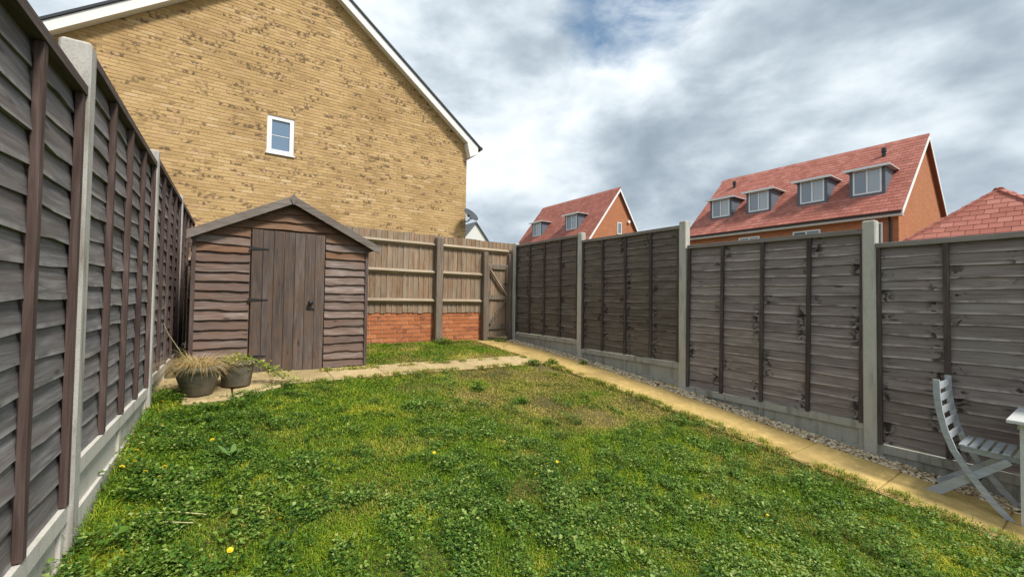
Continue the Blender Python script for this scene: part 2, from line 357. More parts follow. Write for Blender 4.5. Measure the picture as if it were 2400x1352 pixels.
M['compost'] = plain('compost', (.035, .025, .017), .95, .1, .4, 60)
M['chair'] = wood('grey_painted_wood', (.30, .325, .35), (.41, .44, .47), (.52, .55, .575), 'y', knots=.1, rough=.6, hue=.12)
M['table'] = wood('pale_painted_wood', (.50, .51, .50), (.61, .62, .61), (.70, .71, .70), 'x', knots=.1, rough=.6, hue=.1)
M['dish'] = plain('dish_grey', (.055, .062, .072), .45, .4, .15, 12)
M['mod_iron'] = M['iron']
def pebble():
    n = NT('pebble', .75, .3); r = n.attr('rnd'); n.col(n.ramp(r, [(0, (.22, .15, .085)), (.3, (.50, .375, .225)), (.65, (.70, .57, .38)), (1, (.84, .74, .57))])); return n.m
M['pebble'] = pebble()

# ------------------------------------------------------------------ ground (garden rises away from the house behind us)
XR, XL0, YL0, SL = 4.948, -.508, 2.626, .0209       # the two side fences
def xl(y): return XL0+SL*(y-YL0)
_gy = np.linspace(-6, 7.3, 60)
_gz = np.interp(_gy, [-6, 1.327, 3.257, 5.187, 7.117, 7.3], [-1.391-.115*7.327, -1.391, -1.152, -.968, -.84, -.83])
_gz = np.convolve(np.pad(_gz, 3, mode='reflect', reflect_type='odd'), np.ones(7)/7, 'valid')
def gz(x, y):
    return np.interp(y, _gy, _gz)+.012*(XR-np.clip(x, -1.5, 6))+CZ
def gzf(x, y): return float(gz(x, y))

xs = np.concatenate([[-900, -200, -60, -20, -8, -3, -1.2], np.arange(-.7, 5.3, .12), [6.5, 9, 15, 30, 60, 200, 900]])
ys = np.concatenate([[-900, -200, -60, -20, -8, -3], np.arange(-1.5, 7.6, .12), [9, 12, 20, 40, 90, 250, 900]])
GX, GY = np.meshgrid(xs, ys); GZ = gz(GX, GY)
inn = (GX > -.6) & (GX < 5) & (GY > -1) & (GY < 7.2)
GZ = GZ + np.where(inn, (vnoise(GX, GY, 3.1)-.5)*.03, 0)
nx, ny = len(xs), len(ys); idx = np.arange(nx*ny).reshape(ny, nx)
Fq = np.stack([idx[:-1, :-1], idx[:-1, 1:], idx[1:, 1:], idx[1:, :-1]], -1).reshape(-1, 4)
struct(ob('ground', raw_mesh('ground', np.stack([GX, GY, GZ], -1).reshape(-1, 3), Fq, M['soil'], smooth=True)))

# ------------------------------------------------------------------ paving
def slab(parent, quad, m, th=.05, lift=.028):
    """a slab over four plan corners, lying on the slope, its arris rounded by wear"""
    q = [Vector((x, y, gzf(x, y)+lift+random.uniform(-.004, .004))) for x, y in quad]; c = sum(q, Vector())/4
    o = ob('slab', None)  # replaced below
    bpy.data.objects.remove(o)
    mb = MB(); inset = [p+(c-p).normalized()*.014 for p in q]; low = [p-Vector((0, 0, .007)) for p in q]; bot = [p-Vector((0, 0, th)) for p in q]
    vs = inset+low+bot; fs = [(0, 1, 2, 3)]
    for k in (0, 4):
        for i in range(4): j = (i+1) % 4; fs.append((k+i, k+4+i, k+4+j, k+j))
    mb.add([v-c for v in vs], fs); s = mb.build('slab', m, parent); s.location = c; return s
path = struct(ob('path', None))
y = 7.06; k = 0
while y > -.8:
    y2 = y-.60
    xa, xb = 4.07+random.uniform(-.006, .006), 4.705+random.uniform(-.006, .006)
    slab(path, [(xa, y2+.003), (xb, y2+.003), (xb, y-.003), (xa, y-.003)], M['slab']); y = y2
# the branch to the shed door, paler with sun and dust
x = 4.045
while x > -.3:
    x2 = x-.60
    slab(path, [(x2+.003, 5.0), (x-.003, 5.0), (x-.003, 5.54), (x2+.003, 5.54)], M['slab_pale']); x = x2
slab(path, [(-.27, 4.58), (.09, 4.60), (.09, 4.99), (-.27, 4.99)], M['slab_pale'])
slab(path, [(.105, 4.66), (.52, 4.90), (.52, 4.99), (.105, 4.99)], M['slab_pale'])

def bedding(pts):
    b = MB(); n = len(pts)
    b.add([(px_, py_, gzf(px_, py_)+.017) for px_, py_ in pts], [tuple(range(n))]).build('bedding', M['sand'], path)
for k in range(14): bedding([(4.05, 7.06-.56*(k+1)), (4.72, 7.06-.56*(k+1)), (4.72, 7.06-.56*k), (4.05, 7.06-.56*k)])
bedding([(-.3, 4.985), (4.049, 4.985), (4.049, 5.56), (-.3, 5.56)])
# gravel strip between the paving and the right-hand fence
def pebbles():
    phi = (1+5**.5)/2
    iv = np.array([(-1, phi, 0), (1, phi, 0), (-1, -phi, 0), (1, -phi, 0), (0, -1, phi), (0, 1, phi), (0, -1, -phi), (0, 1, -phi), (phi, 0, -1), (phi, 0, 1), (-phi, 0, -1), (-phi, 0, 1)])
    iv = iv/np.linalg.norm(iv[0]); fi = np.array([(0, 11, 5), (0, 5, 1), (0, 1, 7), (0, 7, 10), (0, 10, 11), (1, 5, 9), (5, 11, 4), (11, 10, 2), (10, 7, 6), (7, 1, 8), (3, 9, 4), (3, 4, 2), (3, 2, 6), (3, 6, 8), (3, 8, 9), (4, 9, 5), (2, 4, 11), (6, 2, 10), (8, 6, 7), (9, 8, 1)])
    n = 7800; py = rng.uniform(-.8, 7.05, n)**1.0; px = rng.uniform(4.69, 4.955, n)
    keep = (px > 4.715) | (rng.random(n) < .10); px, py = px[keep], py[keep]; n = len(px)
    sz = rng.uniform(.007, .016, n)
    sc = np.stack([sz*rng.uniform(.8, 1.4, n), sz*rng.uniform(.8, 1.4, n), sz*rng.uniform(.55, .9, n)], -1)
    a = rng.uniform(0, 6.28, n); jit = rng.uniform(.8, 1.2, (n, 12, 1))
    v = iv[None]*jit*sc[:, None, :]; ca, sa = np.cos(a)[:, None], np.sin(a)[:, None]
    vx = v[..., 0]*ca-v[..., 1]*sa; vy = v[..., 0]*sa+v[..., 1]*ca
    V = np.stack([vx+px[:, None], vy+py[:, None], v[..., 2]+(gz(px, py)+.012+rng.uniform(0, .016, n))[:, None]], -1).reshape(-1, 3)
    F = (fi[None]+(np.arange(n)*12)[:, None, None]).reshape(-1, 3)
    o = ob('gravel', raw_mesh('gravel', V, F, M['pebble'], {'rnd': np.repeat(rng.random(n), 12)}))
    tag(o, 'pale gravel strip between the paving and the right fence', 'gravel', kind='stuff')
pebbles()

# ------------------------------------------------------------------ lap panel fences
def slat_mesh(name, L, h, amp, m, seed, n=8, proud=.022):
    """a waney-edged lap board: wavy lower edge, thick below and thin above"""
    r = random.Random(seed); mb = MB(); cols = []
    ph = [r.uniform(0, 6.28) for _ in range(3)]
    for i in range(n+1):
        x = L*i/n; zb = amp*(math.sin(x*3.1+ph[0])*.5+math.sin(x*7.3+ph[1])*.35+math.sin(x*15+ph[2])*.3)+r.uniform(-.2, .2)*amp
        d = proud+r.uniform(-.003, .003)
        cols.append(((x, -d, zb), (x, -.004, h), (x, -.002, zb+.002)))
    vs = [v for c in cols for v in c]; fs = []
    for i in range(n):
        a, b = i*3, i*3+3
        fs += [(a, b, b+1, a+1), (a+2, b+2, b, a), (a+1, b+1, b+2, a+2)]
    fs += [(0, 1, 2), (n*3, n*3+2, n*3+1)]
    return mb.add(vs, fs).mesh(name, m)
PW = 1.83
def lap_panel(label, origin, rz, H, slats, mats, group, pitch=.105, battens=(.019, .46, .915, 1.37, 1.811), tilt=0.0, jig=.004, seed=0):
    r = random.Random(seed); t = thing('lap_fence', label, 'fence', origin, rz, group)
    if tilt: t.rotation_euler = (0, tilt, rz)
    n = int((H-.05)/pitch); p = (H-.045)/n
    for i in range(n):
        s = ob('slat', slats[r.randrange(len(slats))], t, (0, r.uniform(-jig, jig)*.5, i*p+r.uniform(-jig, jig)+.004))
        s.rotation_euler = (0, r.uniform(-.004, .004), 0)
        if r.random() < .5: s.scale = (-1, 1, 1); s.location.x = PW
    for x in battens:
        mb = MB().cbox(-.019, .019, -.046, -.020, 0.004, H-.045, .002); b = mb.build('batten', mats[1], t); b.location = (x, 0, 0)
    mb = MB().cbox(-.002, PW+.002, -.052, .018, H-.044, H, .003); mb.build('cap_rail', mats[2], t)
    return t
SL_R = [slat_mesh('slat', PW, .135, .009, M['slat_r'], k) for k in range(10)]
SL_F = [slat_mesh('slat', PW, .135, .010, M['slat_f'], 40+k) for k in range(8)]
SL_L = [slat_mesh('slat', PW, .142, .012, M['slat_l'], 80+k, proud=.022) for k in range(10)]
YR = [1.327+1.93*i for i in range(-1, 4)]            # post positions, right fence
ZT_R = [.45, .785, 1.063, 1.149, 1.166]
names_r = ['', 'concrete post standing behind the grey folding chair, nearest of the right fence', 'tall concrete post in the middle of the right fence, rising above both panels', 'slim concrete post second from the gate in the right fence', 'concrete post beside the garden gate at the end of the right fence']
def post(label, x, y, zt, m, group, w=.10, d=.105):
    zb = gzf(x, y)-CZ-.35; h = zt-zb
    t = MB().cbox(-d/2, d/2, -w/2, w/2, 0, h, .009).build('fence_post', m)
    t.location = (x, y, zb+CZ); return tag(t, label, 'fence post', group)
for i in range(1, 5): post(names_r[i], XR+.052, YR[i], ZT_R[i]+CZ-CZ, M['post'], 'concrete posts of the right fence')
def gravel_board(label, origin, rz, H, m, group):
    t = thing('gravel_board', label, 'gravel board', origin, rz, group)
    MB().box(0, PW, -.018, .022, 0, H-.001).build('panel_face', m, t)
    MB().box(0, PW, -.042, -.0182, H-.07, H).build('top_rim', m, t)
    MB().box(.0, PW, -.034, -.0182, .0, H-.24).build('bottom_rim', m, t)
    for x in (.0, .895, PW-.04): MB().box(x, x+.04, -.034, -.0182, H-.2398, H-.0702).build('rib', m, t)
    return t
XP = XR+.055                                          # slat plane of the right fence
pr = [  # far end y, z bottom, z top, tilt
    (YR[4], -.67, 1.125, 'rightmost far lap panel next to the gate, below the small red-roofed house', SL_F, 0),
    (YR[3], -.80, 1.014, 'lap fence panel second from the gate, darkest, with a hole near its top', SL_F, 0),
    (YR[2], -1.09, .735, 'grey-brown lap panel between the tall middle post and the post by the chair', SL_R, .012),
    (YR[1], -1.268, .567, 'lap fence panel behind the folding chair at the right edge', SL_R, -.004)]
gb_lab = ['grey concrete gravel board under the far lap panel beside the gate', 'pale concrete gravel board under the second lap panel from the gate', 'concrete gravel board under the grey-brown panel behind the wide paving', 'concrete gravel board under the panel behind the folding chair']
for k, (yf, zb, zt, lab, sl_, tl) in enumerate(pr):
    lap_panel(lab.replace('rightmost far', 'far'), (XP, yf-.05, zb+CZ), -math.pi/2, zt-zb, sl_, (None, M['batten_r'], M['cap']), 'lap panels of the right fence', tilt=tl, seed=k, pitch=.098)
    gravel_board(gb_lab[k], (XP, yf-.05, zb+CZ-.302), -math.pi/2, .298, M['gravel_board'], 'gravel boards of the right fence')
# left fence
AL = math.pi/2-SL
YL = [YL0+1.93*i for i in (-1, 0, 1, 2, 3)]
for i, (zt, lab) in enumerate([(1.11, 'large pale concrete post nearest the camera in the left fence'), (1.192, 'concrete post of the left fence just behind the straw-filled pot'), (1.207, 'concrete post of the left fence beside the shed, half in shadow')]):
    post(lab, xl(YL[i+1])-.052, YL[i+1], zt, M['post_l'], 'concrete posts of the left fence')
pl = [(YL[0], -.905, .913, 'grey lap panel at the left edge of the picture, nearest the camera'), (YL[1], -.755, 1.095, 'grey lap panel between the two nearest posts on the left'),
      (YL[2], -.70, 1.15, 'lap panel of the left fence just in front of the shed'), (YL[3], -.68, 1.15, 'shaded lap panel of the left fence behind the shed corner')]
gl = ['pale concrete gravel board at the bottom left corner of the picture', 'white concrete gravel board behind the weeds and yellow flowers', 'concrete gravel board of the left fence behind the straw-filled pot', 'concrete gravel board of the left fence beside the shed, in the dark gap']
for k, (yn, zb, zt, lab) in enumerate(pl):
    xo = xl(yn)-.055
    lap_panel(lab, (xo, yn+.05, zb+CZ), AL, zt-zb, SL_L, (None, M['batten_l'], M['cap_l']), 'lap panels of the left fence', pitch=.106, jig=.006, seed=20+k)
    b = gravel_board(gl[k], (xo, yn+.05, zb+CZ-.45), AL, .446, M['gravel_board_l'], 'gravel boards of the left fence')

# ------------------------------------------------------------------ closeboard fence across the end, on its brick plinth, and the gate
YE = 7.27
ef = thing('closeboard_fence', 'brown closeboard timber fence with three rails across the garden end', 'fence', (0, YE, CZ-.80))
zo = .80
def feather(name, w, h, m): return MB().add([(0, -.014, 0), (w, -.006, 0), (w, 0, 0), (0, 0, 0), (0, -.014, h), (w, -.006, h), (w, 0, h), (0, 0, h)], [(3, 2, 1, 0), (4, 5, 6, 7), (0, 1, 5, 4), (1, 2, 6, 5), (2, 3, 7, 6), (3, 0, 4, 7)]).mesh(name, m)
FB = feather('board', .125, 1.44, M['board']); FB2 = feather('board', .125, .46, M['board']); FB3 = feather('board', .125, .92, M['board'])
x = -.40; k = 0
while x < 5.0:
    if x < .75: o = ob('board', FB3, ef, (x, random.uniform(0, .005), zo-.265+random.uniform(-.012, .012)))
    elif x < 4.26: o = ob('board', FB, ef, (x, random.uniform(0, .005), zo-.265+random.uniform(-.012, .012)))
    else: o = ob('board', FB2, ef, (x, random.uniform(0, .005), zo+.712))
    o.rotation_euler = (0, random.uniform(-.006, .006), .045); x += .098; k += 1
def rail(x0, x1, z): MB().add([(x0, -.018, z-.045), (x0, -.075, z), (x0, -.018, z+.045), (x1, -.018, z-.045), (x1, -.075, z), (x1, -.018, z+.045)], [(0, 1, 2), (5, 4, 3), (0, 3, 4, 1), (1, 4, 5, 2), (2, 5, 3, 0)]).build('rail', M['rail'], ef)
for a, b in ((.77, 1.30), (1.40, 3.235), (3.365, 4.88)): rail(a, b, zo+.985)
for a, b in ((-.4, 1.30), (1.40, 3.235), (3.365, 4.245)): rail(a, b, zo+.473); rail(a, b, zo-.05)
for px_, top in ((1.35, 1.12), (3.30, 1.13)):
    p = MB().cbox(-.065, .065, -.13, -.016, -.3, zo+top, .008).build('fence_post', M['fpost'], ef); p.location = (px_, 0, 0)
p = MB().cbox(-.05, .05, -.12, -.016, -.3, zo+.94, .008).build('fence_post', M['fpost'], ef); p.location = (4.305, 0, 0); p['label'] = 'gate post with the latch side of the gate'
p = MB().cbox(-.09, .09, -.078, -.016, -.3, zo+.94, .006).build('fence_post', M['fpost'], ef); p.location = (4.972, 0, 0)

def pieces(parent, name, mesh, mats, size_key, limit=300):
    """the largest in view as single objects that share a mesh, the rest joined into one part"""
    order = sorted(range(len(mats)), key=lambda i: -size_key(mats[i])); single = order[:limit]; rest = order[limit:]
    for i in single:
        o = ob(name, mesh, parent); o.matrix_local = mats[i]
    if rest:
        bv = np.array([v.co[:] for v in mesh.vertices]); polys = [tuple(p.vertices) for p in mesh.polygons]
        fq = np.array([p for p in polys if len(p) == 4]); nv = len(bv)
        mm = np.array([np.array(mats[i]) for i in rest])
        V = np.einsum('nij,vj->nvi', mm[:, :3, :3], bv)+mm[:, None, :3, 3]
        F = (fq[None]+(np.arange(len(rest))*nv)[:, None, None]).reshape(-1, 4)
        me = raw_mesh(name+'s', V.reshape(-1, 3), F, mesh.materials[0], {'rnd': np.repeat(rng.random(len(rest)), nv)})
        o = ob(name+'s', me, parent); o['kind'] = 'stuff'
def view_size(world_of):
    return lambda m: 1.0/max(.1, (world_of @ m.translation-Vector((0, 0, CZ))).length)
def bricks_in(row_x, x0, x1, z, gaps=()):
    """brick matrices of one course from x0 to x1, cut at its ends and at openings (xa, xb)"""
    out = []; xx = row_x
    spans = []; a = x0
    for ga_, gb_ in gaps: spans.append((a, ga_)); a = gb_
    spans.append((a, x1))
    while xx-.1075 < x1:
        for sa, sb in spans:
            lo, hi = max(xx-.1075, sa+.003), min(xx+.1075, sb-.003)
            if hi-lo > .03: out.append(Matrix.Translation(((lo+hi)/2, random.uniform(-.0015, .002), z)) @ Matrix.Diagonal(((hi-lo)/.215, 1, 1, 1)))
        xx += .225
    return out
BRICK = lambda m, d=.012, c=.002: MB().add([(-.1075+c, -d, -.0325+c), (.1075-c, -d, -.0325+c), (.1075-c, -d, .0325-c), (-.1075+c, -d, .0325-c), (-.1075, 0, -.0325), (.1075, 0, -.0325), (.1075, 0, .0325), (-.1075, 0, .0325)], [(0, 1, 2, 3), (0, 4, 5, 1), (1, 5, 6, 2), (2, 6, 7, 3), (3, 7, 4, 0)]).mesh('brick', m)
bw = thing('brick_wall', 'low orange brick plinth wall below the closeboard fence', 'wall', (0, YE+.02, CZ-.80))
MB().box(-.4, 4.31, .0, .10, -.30, zo-.262).build('mortar', M['red_mortar'], bw)
BR = BRICK(M['red'], .010)
bm = []
for row in range(9):
    z = zo-.2945-row*.075
    bm += bricks_in(-.28+(.1125 if row % 2 else 0), -.4, 4.30, z)
pieces(bw, 'brick', BR, bm, view_size(Matrix.Translation((0, YE, CZ-.8))))

gt = thing('garden_gate', 'narrow wooden ledged and braced gate in the far right corner', 'gate', (4.36, YE+.006, CZ-.80))
GB = feather('board', .118, 1.45, M['board'])
for k in range(5): ob('board', GB, gt, (.012+k*.104, random.uniform(0, .004), .035+random.uniform(-.004, .004)))
for z in (.66, .04, -.56): MB().box(.02, .50, -.046, -.016, zo+z-.045, zo+z+.045).build('ledge', M['fpost'], gt)
for x0 in (.005, .465): MB().box(x0, x0+.05, -.068, -.0465, .10, 1.47).build('stile', M['fpost'], gt)
MB().bar((.07, -.058, zo+.60), (.475, -.058, zo+.09), .022, .055, (0, 1, 0)).build('brace', M['rail'], gt)['label'] = 'pale upper brace of the gate'
MB().bar((.455, -.058, zo-.02), (.08, -.058, zo-.50), .022, .055, (0, 1, 0)).build('brace', M['fpost'], gt)
MB().box(.40, .49, -.078, -.0685, zo+.30, zo+.33).build('latch', M['iron'], gt)

# ------------------------------------------------------------------ shed
SZ = CZ-.905; SX0, SX1, SY = -.28, 1.55, 5.60
sh = thing('garden_shed', 'weathered brown wooden apex shed with waney-edge cladding and plank door', 'shed', (SX0, SY, SZ))
SW = SX1-SX0; XM = SW/2+.02; EV = 1.585; AP = 2.06; SD = 1.42       # width, ridge, eaves, apex, depth
pit_s = (AP-EV)/XM
def roof_z(x): return AP-abs(x-XM)*pit_s
# body behind the boards
mb = MB(); mb.add([(.01, .012, .03), (SW-.01, .012, .03), (SW-.01, .012, roof_z(SW)-.04), (XM, .012, AP-.05), (.01, .012, roof_z(0)-.04),
                   (.01, SD, .03), (SW-.01, SD, .03), (SW-.01, SD, roof_z(SW)-.04), (XM, SD, AP-.05), (.01, SD, roof_z(0)-.04)],
                  [(4, 3, 2, 1, 0), (5, 6, 7, 8, 9), (0, 1, 6, 5), (1, 2, 7, 6), (2, 3, 8, 7), (3, 4, 9, 8), (4, 0, 5, 9)]).build('wall', M['clad_top'], sh)
def clad_board(x0, x1, z0, h, m, seed, top=None):
    r = random.Random(seed); n = 7; mb = MB(); vs = []
    ph = (r.uniform(0, 6), r.uniform(0, 6)); am = r.choice((.3, .6, 1.0, 1.5)); fq = r.uniform(4, 11); sk = r.uniform(-.02, .02)
    for i in range(n+1):
        x = x0+(x1-x0)*i/n
        zb = z0+am*(.0055*math.sin(x*fq+ph[0])+.003*math.sin(x*19+ph[1]))+r.uniform(-.004, .004)+sk*(x-x0)
        zt = z0+h
        if top is not None: zt = min(zt, top(x)); zb = min(zb, zt-.002)
        vs += [(x, -.027+r.uniform(-.004, .004), zb), (x, .004, zt), (x, .006, zb+.003)]
    fs = []
    for i in range(n): a = i*3; b = a+3; fs += [(a, b, b+1, a+1), (a+2, b+2, b, a)]
    fs += [(0, 1, 2), (n*3, n*3+2, n*3+1)]
    mb.add(vs, fs); return mb.build('cladding_board', m, sh)
DX0, DX1, DZ1 = .535, 1.305, 1.66
P_ = .1035; k = 0; z = .03
while z < AP-.06:
    top = (lambda x: roof_z(x)-.045)
    if z < DZ1-.03:
        m = M['clad'] if z < 1.30 else (M['clad'] if random.random() < .5 else M['clad_top'])
        clad_board(.028, DX0-.012, z, .128, m, 100+k, top); clad_board(DX1+.012, SW-.028, z, .128, m, 200+k, top)
    else:
        lo = max(.03, XM-(AP-.06-z)/pit_s); hi = min(SW-.03, XM+(AP-.06-z)/pit_s)
        if hi-lo > .1: clad_board(lo, hi, z, .128, M['clad_top'], 300+k, top)
    z += P_+random.uniform(-.008, .008); k += 1
for x0 in (0.0, SW-.028): MB().box(x0-.004, x0+.032, -.038, .03, .02, roof_z(x0+.014)-.05).build('corner_trim', M['trim'], sh)
# side walls, boards seen edge-on from a step aside
for side in (0, 1):
    for q in range(14):
        x = -.001 if side == 0 else SW+.001; s = -1 if side == 0 else 1; z = .03+q*P_
        MB().add([(x+s*.016, .035, z), (x+s*.016, SD, z), (x-s*.004, SD, z+.125), (x-s*.004, .035, z+.125), (x-s*.006, .035, z), (x-s*.006, SD, z)], [(0, 1, 2, 3), (0, 4, 5, 1), (0, 3, 4), (1, 5, 2)]).build('cladding_board', M['clad'], sh)
dr = ob('door', None, sh, (DX0, -.022, .03))
nP = 7; wP = (DX1-DX0)/nP
for k in range(nP):
    p = MB().cbox(.0015, wP-.0015, -.018, .0, .0, DZ1-.03+random.uniform(-.003, .003), .003).build('plank', M['door'], dr); p.location = (k*wP, random.uniform(-.002, .002), random.uniform(-.004, .002))
for z in (.19, .83, 1.41):
    h = MB(); pr2 = [(-.025, -.016), (.008, -.016), (.17, -.006), (.17, .006), (.008, .016), (-.025, .016)]
    h.add([(a_, -.024, z+b_) for a_, b_ in pr2]+[(a_, -.0205, z+b_) for a_, b_ in pr2], [(5, 4, 3, 2, 1, 0), (0, 1, 7, 6), (1, 2, 8, 7), (2, 3, 9, 8), (3, 4, 10, 9), (4, 5, 11, 10), (5, 0, 6, 11)]).build('hinge', M['iron'], dr)
kb = MB(); kb.lathe([(.0, -.055), (.024, -.052), (.032, -.038), (.026, -.026), (.014, -.020), (.014, .0)], 14); kb.v = [(x, z, y) for x, y, z in kb.v]; kb.f = [tuple(reversed(f)) for f in kb.f]
o = kb.build('handle', M['iron'], dr, True); o.location = (.615, -.018, .80)
MB().box(.575, .665, -.026, -.0185, .715, .735).build('bolt', M['iron'], dr)
# roof: felted boards, bargeboards with a small finial
rf = ob('roof', None, sh)
for s in (-1, 1):
    xe = XM+s*(SW/2+.055+(0.035 if s > 0 else 0)); ze = roof_z(xe)
    MB().add([(XM, -.10, AP-.02), (xe, -.10, ze-.02), (xe, -.10, ze+.012), (XM, -.10, AP+.012), (XM, SD+.06, AP-.02), (xe, SD+.06, ze-.02), (xe, SD+.06, ze+.012), (XM, SD+.06, AP+.012)],
             [(0, 1, 2, 3), (7, 6, 5, 4), (3, 2, 6, 7), (1, 0, 4, 5), (2, 1, 5, 6), (0, 3, 7, 4)]).build('felt', M['felt'], rf)
    mb = MB(); xb = xe+s*.012; zb = roof_z(xb)
    mb.add([(XM, -.124, AP-.072), (xb, -.124, zb-.072), (xb, -.124, zb+.022), (XM, -.124, AP+.022), (XM, -.102, AP-.072), (xb, -.102, zb-.072), (xb, -.102, zb+.022), (XM, -.102, AP+.022)],
           [(0, 1, 2, 3), (7, 6, 5, 4), (3, 2, 6, 7), (1, 0, 4, 5), (2, 1, 5, 6), (0, 3, 7, 4)]).build('bargeboard', M['barge_shed'], rf)
MB().add([(XM-.035, -.136, AP-.02), (XM, -.136, AP-.09), (XM+.035, -.136, AP-.02), (XM, -.136, AP+.055), (XM-.035, -.1245, AP-.02), (XM, -.1245, AP-.09), (XM+.035, -.1245, AP-.02), (XM, -.1245, AP+.055)], [(0, 1, 2, 3), (7, 6, 5, 4), (0, 4, 5, 1), (1, 5, 6, 2), (2, 6, 7, 3), (3, 7, 4, 0)]).build('finial', M['barge_shed'], rf)
for x0 in (.02, SW/2-.04, SW-.10): MB().box(x0, x0+.08, .0, SD, -.10, .0285).build('bearer', M['fpost'], sh)

# ------------------------------------------------------------------ yellow brick house beyond the fence
HY = 11.3
hs = thing('brick_house', 'yellow buff brick gable end of a house with white bargeboards', 'house', (0, HY, CZ-.85))
hz = .85
HX0, HX1, HXM, HAP, HP = -2.98, 6.035, 1.53, 8.30, .765
def hroof(x): return HAP-abs(x-HXM)*HP           # top of the roof above eye level
WX0, WX1, WZ0, WZ1 = .752, 1.322, 3.37, 4.27     # little window
def wall_top(x): return hroof(x)-.12
MBw = MB(); HD = 8.2
MBw.add([(HX0, 0, 0), (HX1, 0, 0), (HX1, 0, hz+wall_top(HX1)), (HXM, 0, hz+wall_top(HXM)), (HX0, 0, hz+wall_top(HX0))] + [(HX0, HD, 0), (HX1, HD, 0), (HX1, HD, hz+wall_top(HX1)), (HXM, HD, hz+wall_top(HXM)), (HX0, HD, hz+wall_top(HX0))],
        [(5, 6, 7, 8, 9), (1, 2, 7, 6), (4, 0, 5, 9), (2, 3, 8, 7), (3, 4, 9, 8)])
# front face with the window opening cut out
a, b, c, d = WX0, WX1, hz+WZ0, hz+WZ1
MBw.add([(HX0, 0, 0), (HX1, 0, 0), (HX1, 0, c), (HX0, 0, c)], [(0, 1, 2, 3)])
MBw.add([(HX0, 0, c), (a, 0, c), (a, 0, d), (HX0, 0, d)], [(0, 1, 2, 3)])
MBw.add([(b, 0, c), (HX1, 0, c), (HX1, 0, d), (b, 0, d)], [(0, 1, 2, 3)])
MBw.add([(HX0, 0, d), (HX1, 0, d), (HX1, 0, hz+wall_top(HX1)), (HXM, 0, hz+wall_top(HXM)), (HX0, 0, hz+wall_top(HX0))], [(0, 1, 2, 3, 4)])
MBw.add([(a, 0, c), (b, 0, c), (b, .12, c), (a, .12, c), (a, 0, d), (b, 0, d), (b, .12, d), (a, .12, d)], [(0, 1, 2, 3), (7, 6, 5, 4), (0, 3, 7, 4), (2, 1, 5, 6)])
MBw.build('wall', M['buff_mortar'], hs)
BB = BRICK(M['buff'], .006, .003)
bm = []; row = 0; z = hz+.2
while z < hz+HAP:
    inset = (hz+HAP-.12-.02-z-.0325)/HP
    lo_, hi_ = max(HX0, HXM-inset), min(HX1, HXM+inset)
    if hi_-lo_ > .1: bm += [q for q in bricks_in(HX0+.1075+(.1125 if row % 2 else 0), HX0, HX1, z, ((WX0, WX1),) if c-.03 < z < d+.03 else ()) if lo_-.05 < q.translation.x < hi_+.05]
    z += .075; row += 1
pieces(hs, 'brick', BB, bm, lambda m: (view_size(Matrix.Translation((0, HY, CZ-.85)))(m) if m.translation.z > hz+1.4+.12*max(0, 3-m.translation.x)*0 else 0))
# sills and soldier course are plain; window
wn = ob('window', None, hs, ((WX0+WX1)/2, 0, hz+WZ0)); ww = (WX1-WX0)/2; wh = WZ1-WZ0
for nm, q in (('frame', (-ww, ww, .02, .075, 0, .055)), ('frame', (-ww, ww, .02, .075, wh-.055, wh)), ('frame', (-ww, -ww+.055, .0205, .0745, .0552, wh-.0552)), ('frame', (ww-.055, ww, .0205, .0745, .0552, wh-.0552))): MB().box(*q).build(nm, M['upvc'], wn)
for q in ((-ww+.056, ww-.056, .012, .068, .056, .096), (-ww+.056, ww-.056, .012, .068, wh-.096, wh-.056), (-ww+.056, -ww+.096, .0125, .0675, .0962, wh-.0962), (ww-.096, ww-.056, .0125, .0675, .0962, wh-.0962)): MB().box(*q).build('sash', M['upvc'], wn)
MB().box(-ww+.09, ww-.09, .045, .055, .09, wh-.09).build('pane', M['obscure'], wn)
MB().box(-ww+.0965, ww-.0965, .040, .0445, wh*.49-.006, wh*.49+.006).build('glazing_bar', M['upvc'], wn)
MB().box(-ww-.02, ww+.02, -.045, .02, -.03, -.001).build('sill', M['upvc'], wn)
# roof and bargeboards
OV = .20
rr = ob('roof', None, hs)
for s in (-1, 1):
    xe = HXM+s*(HX1-HXM+.36); ze = hz+hroof(xe)
    mb = MB().add([(HXM, -OV-.06, hz+HAP-.0), (xe, -OV-.06, ze), (xe, -OV-.06, ze+.055), (HXM, -OV-.06, hz+HAP+.055), (HXM, HD, hz+HAP), (xe, HD, ze), (xe, HD, ze+.055), (HXM, HD, hz+HAP+.055)],
                  [(0, 1, 2, 3), (7, 6, 5, 4), (3, 2, 6, 7), (1, 0, 4, 5), (2, 1, 5, 6), (0, 3, 7, 4)]).build('tiles', M['dark_tile'], rr)
    mb = MB().add([(HXM, -OV-.025, hz+HAP-.235), (xe-s*.09, -OV-.025, ze-.235+.07), (xe-s*.09, -OV-.025, ze+.06), (HXM, -OV-.025, hz+HAP-.004), (HXM, -OV, hz+HAP-.235), (xe-s*.09, -OV, ze-.235+.07), (xe-s*.09, -OV, ze+.06), (HXM, -OV, hz+HAP-.004)],
                  [(0, 1, 2, 3), (7, 6, 5, 4), (3, 2, 6, 7), (1, 0, 4, 5), (2, 1, 5, 6), (0, 3, 7, 4)]).build('bargeboard', M['white_board'], rr)
    MB().add([(HXM, -OV, hz+HAP-.215), (xe-s*.1, -OV, ze-.14), (xe-s*.1, -.013, ze-.14), (HXM, -.013, hz+HAP-.215)], [(0, 1, 2, 3)]).build('soffit', M['white_board'], rr)
xe = HX1+.36; ze = hz+hroof(xe)
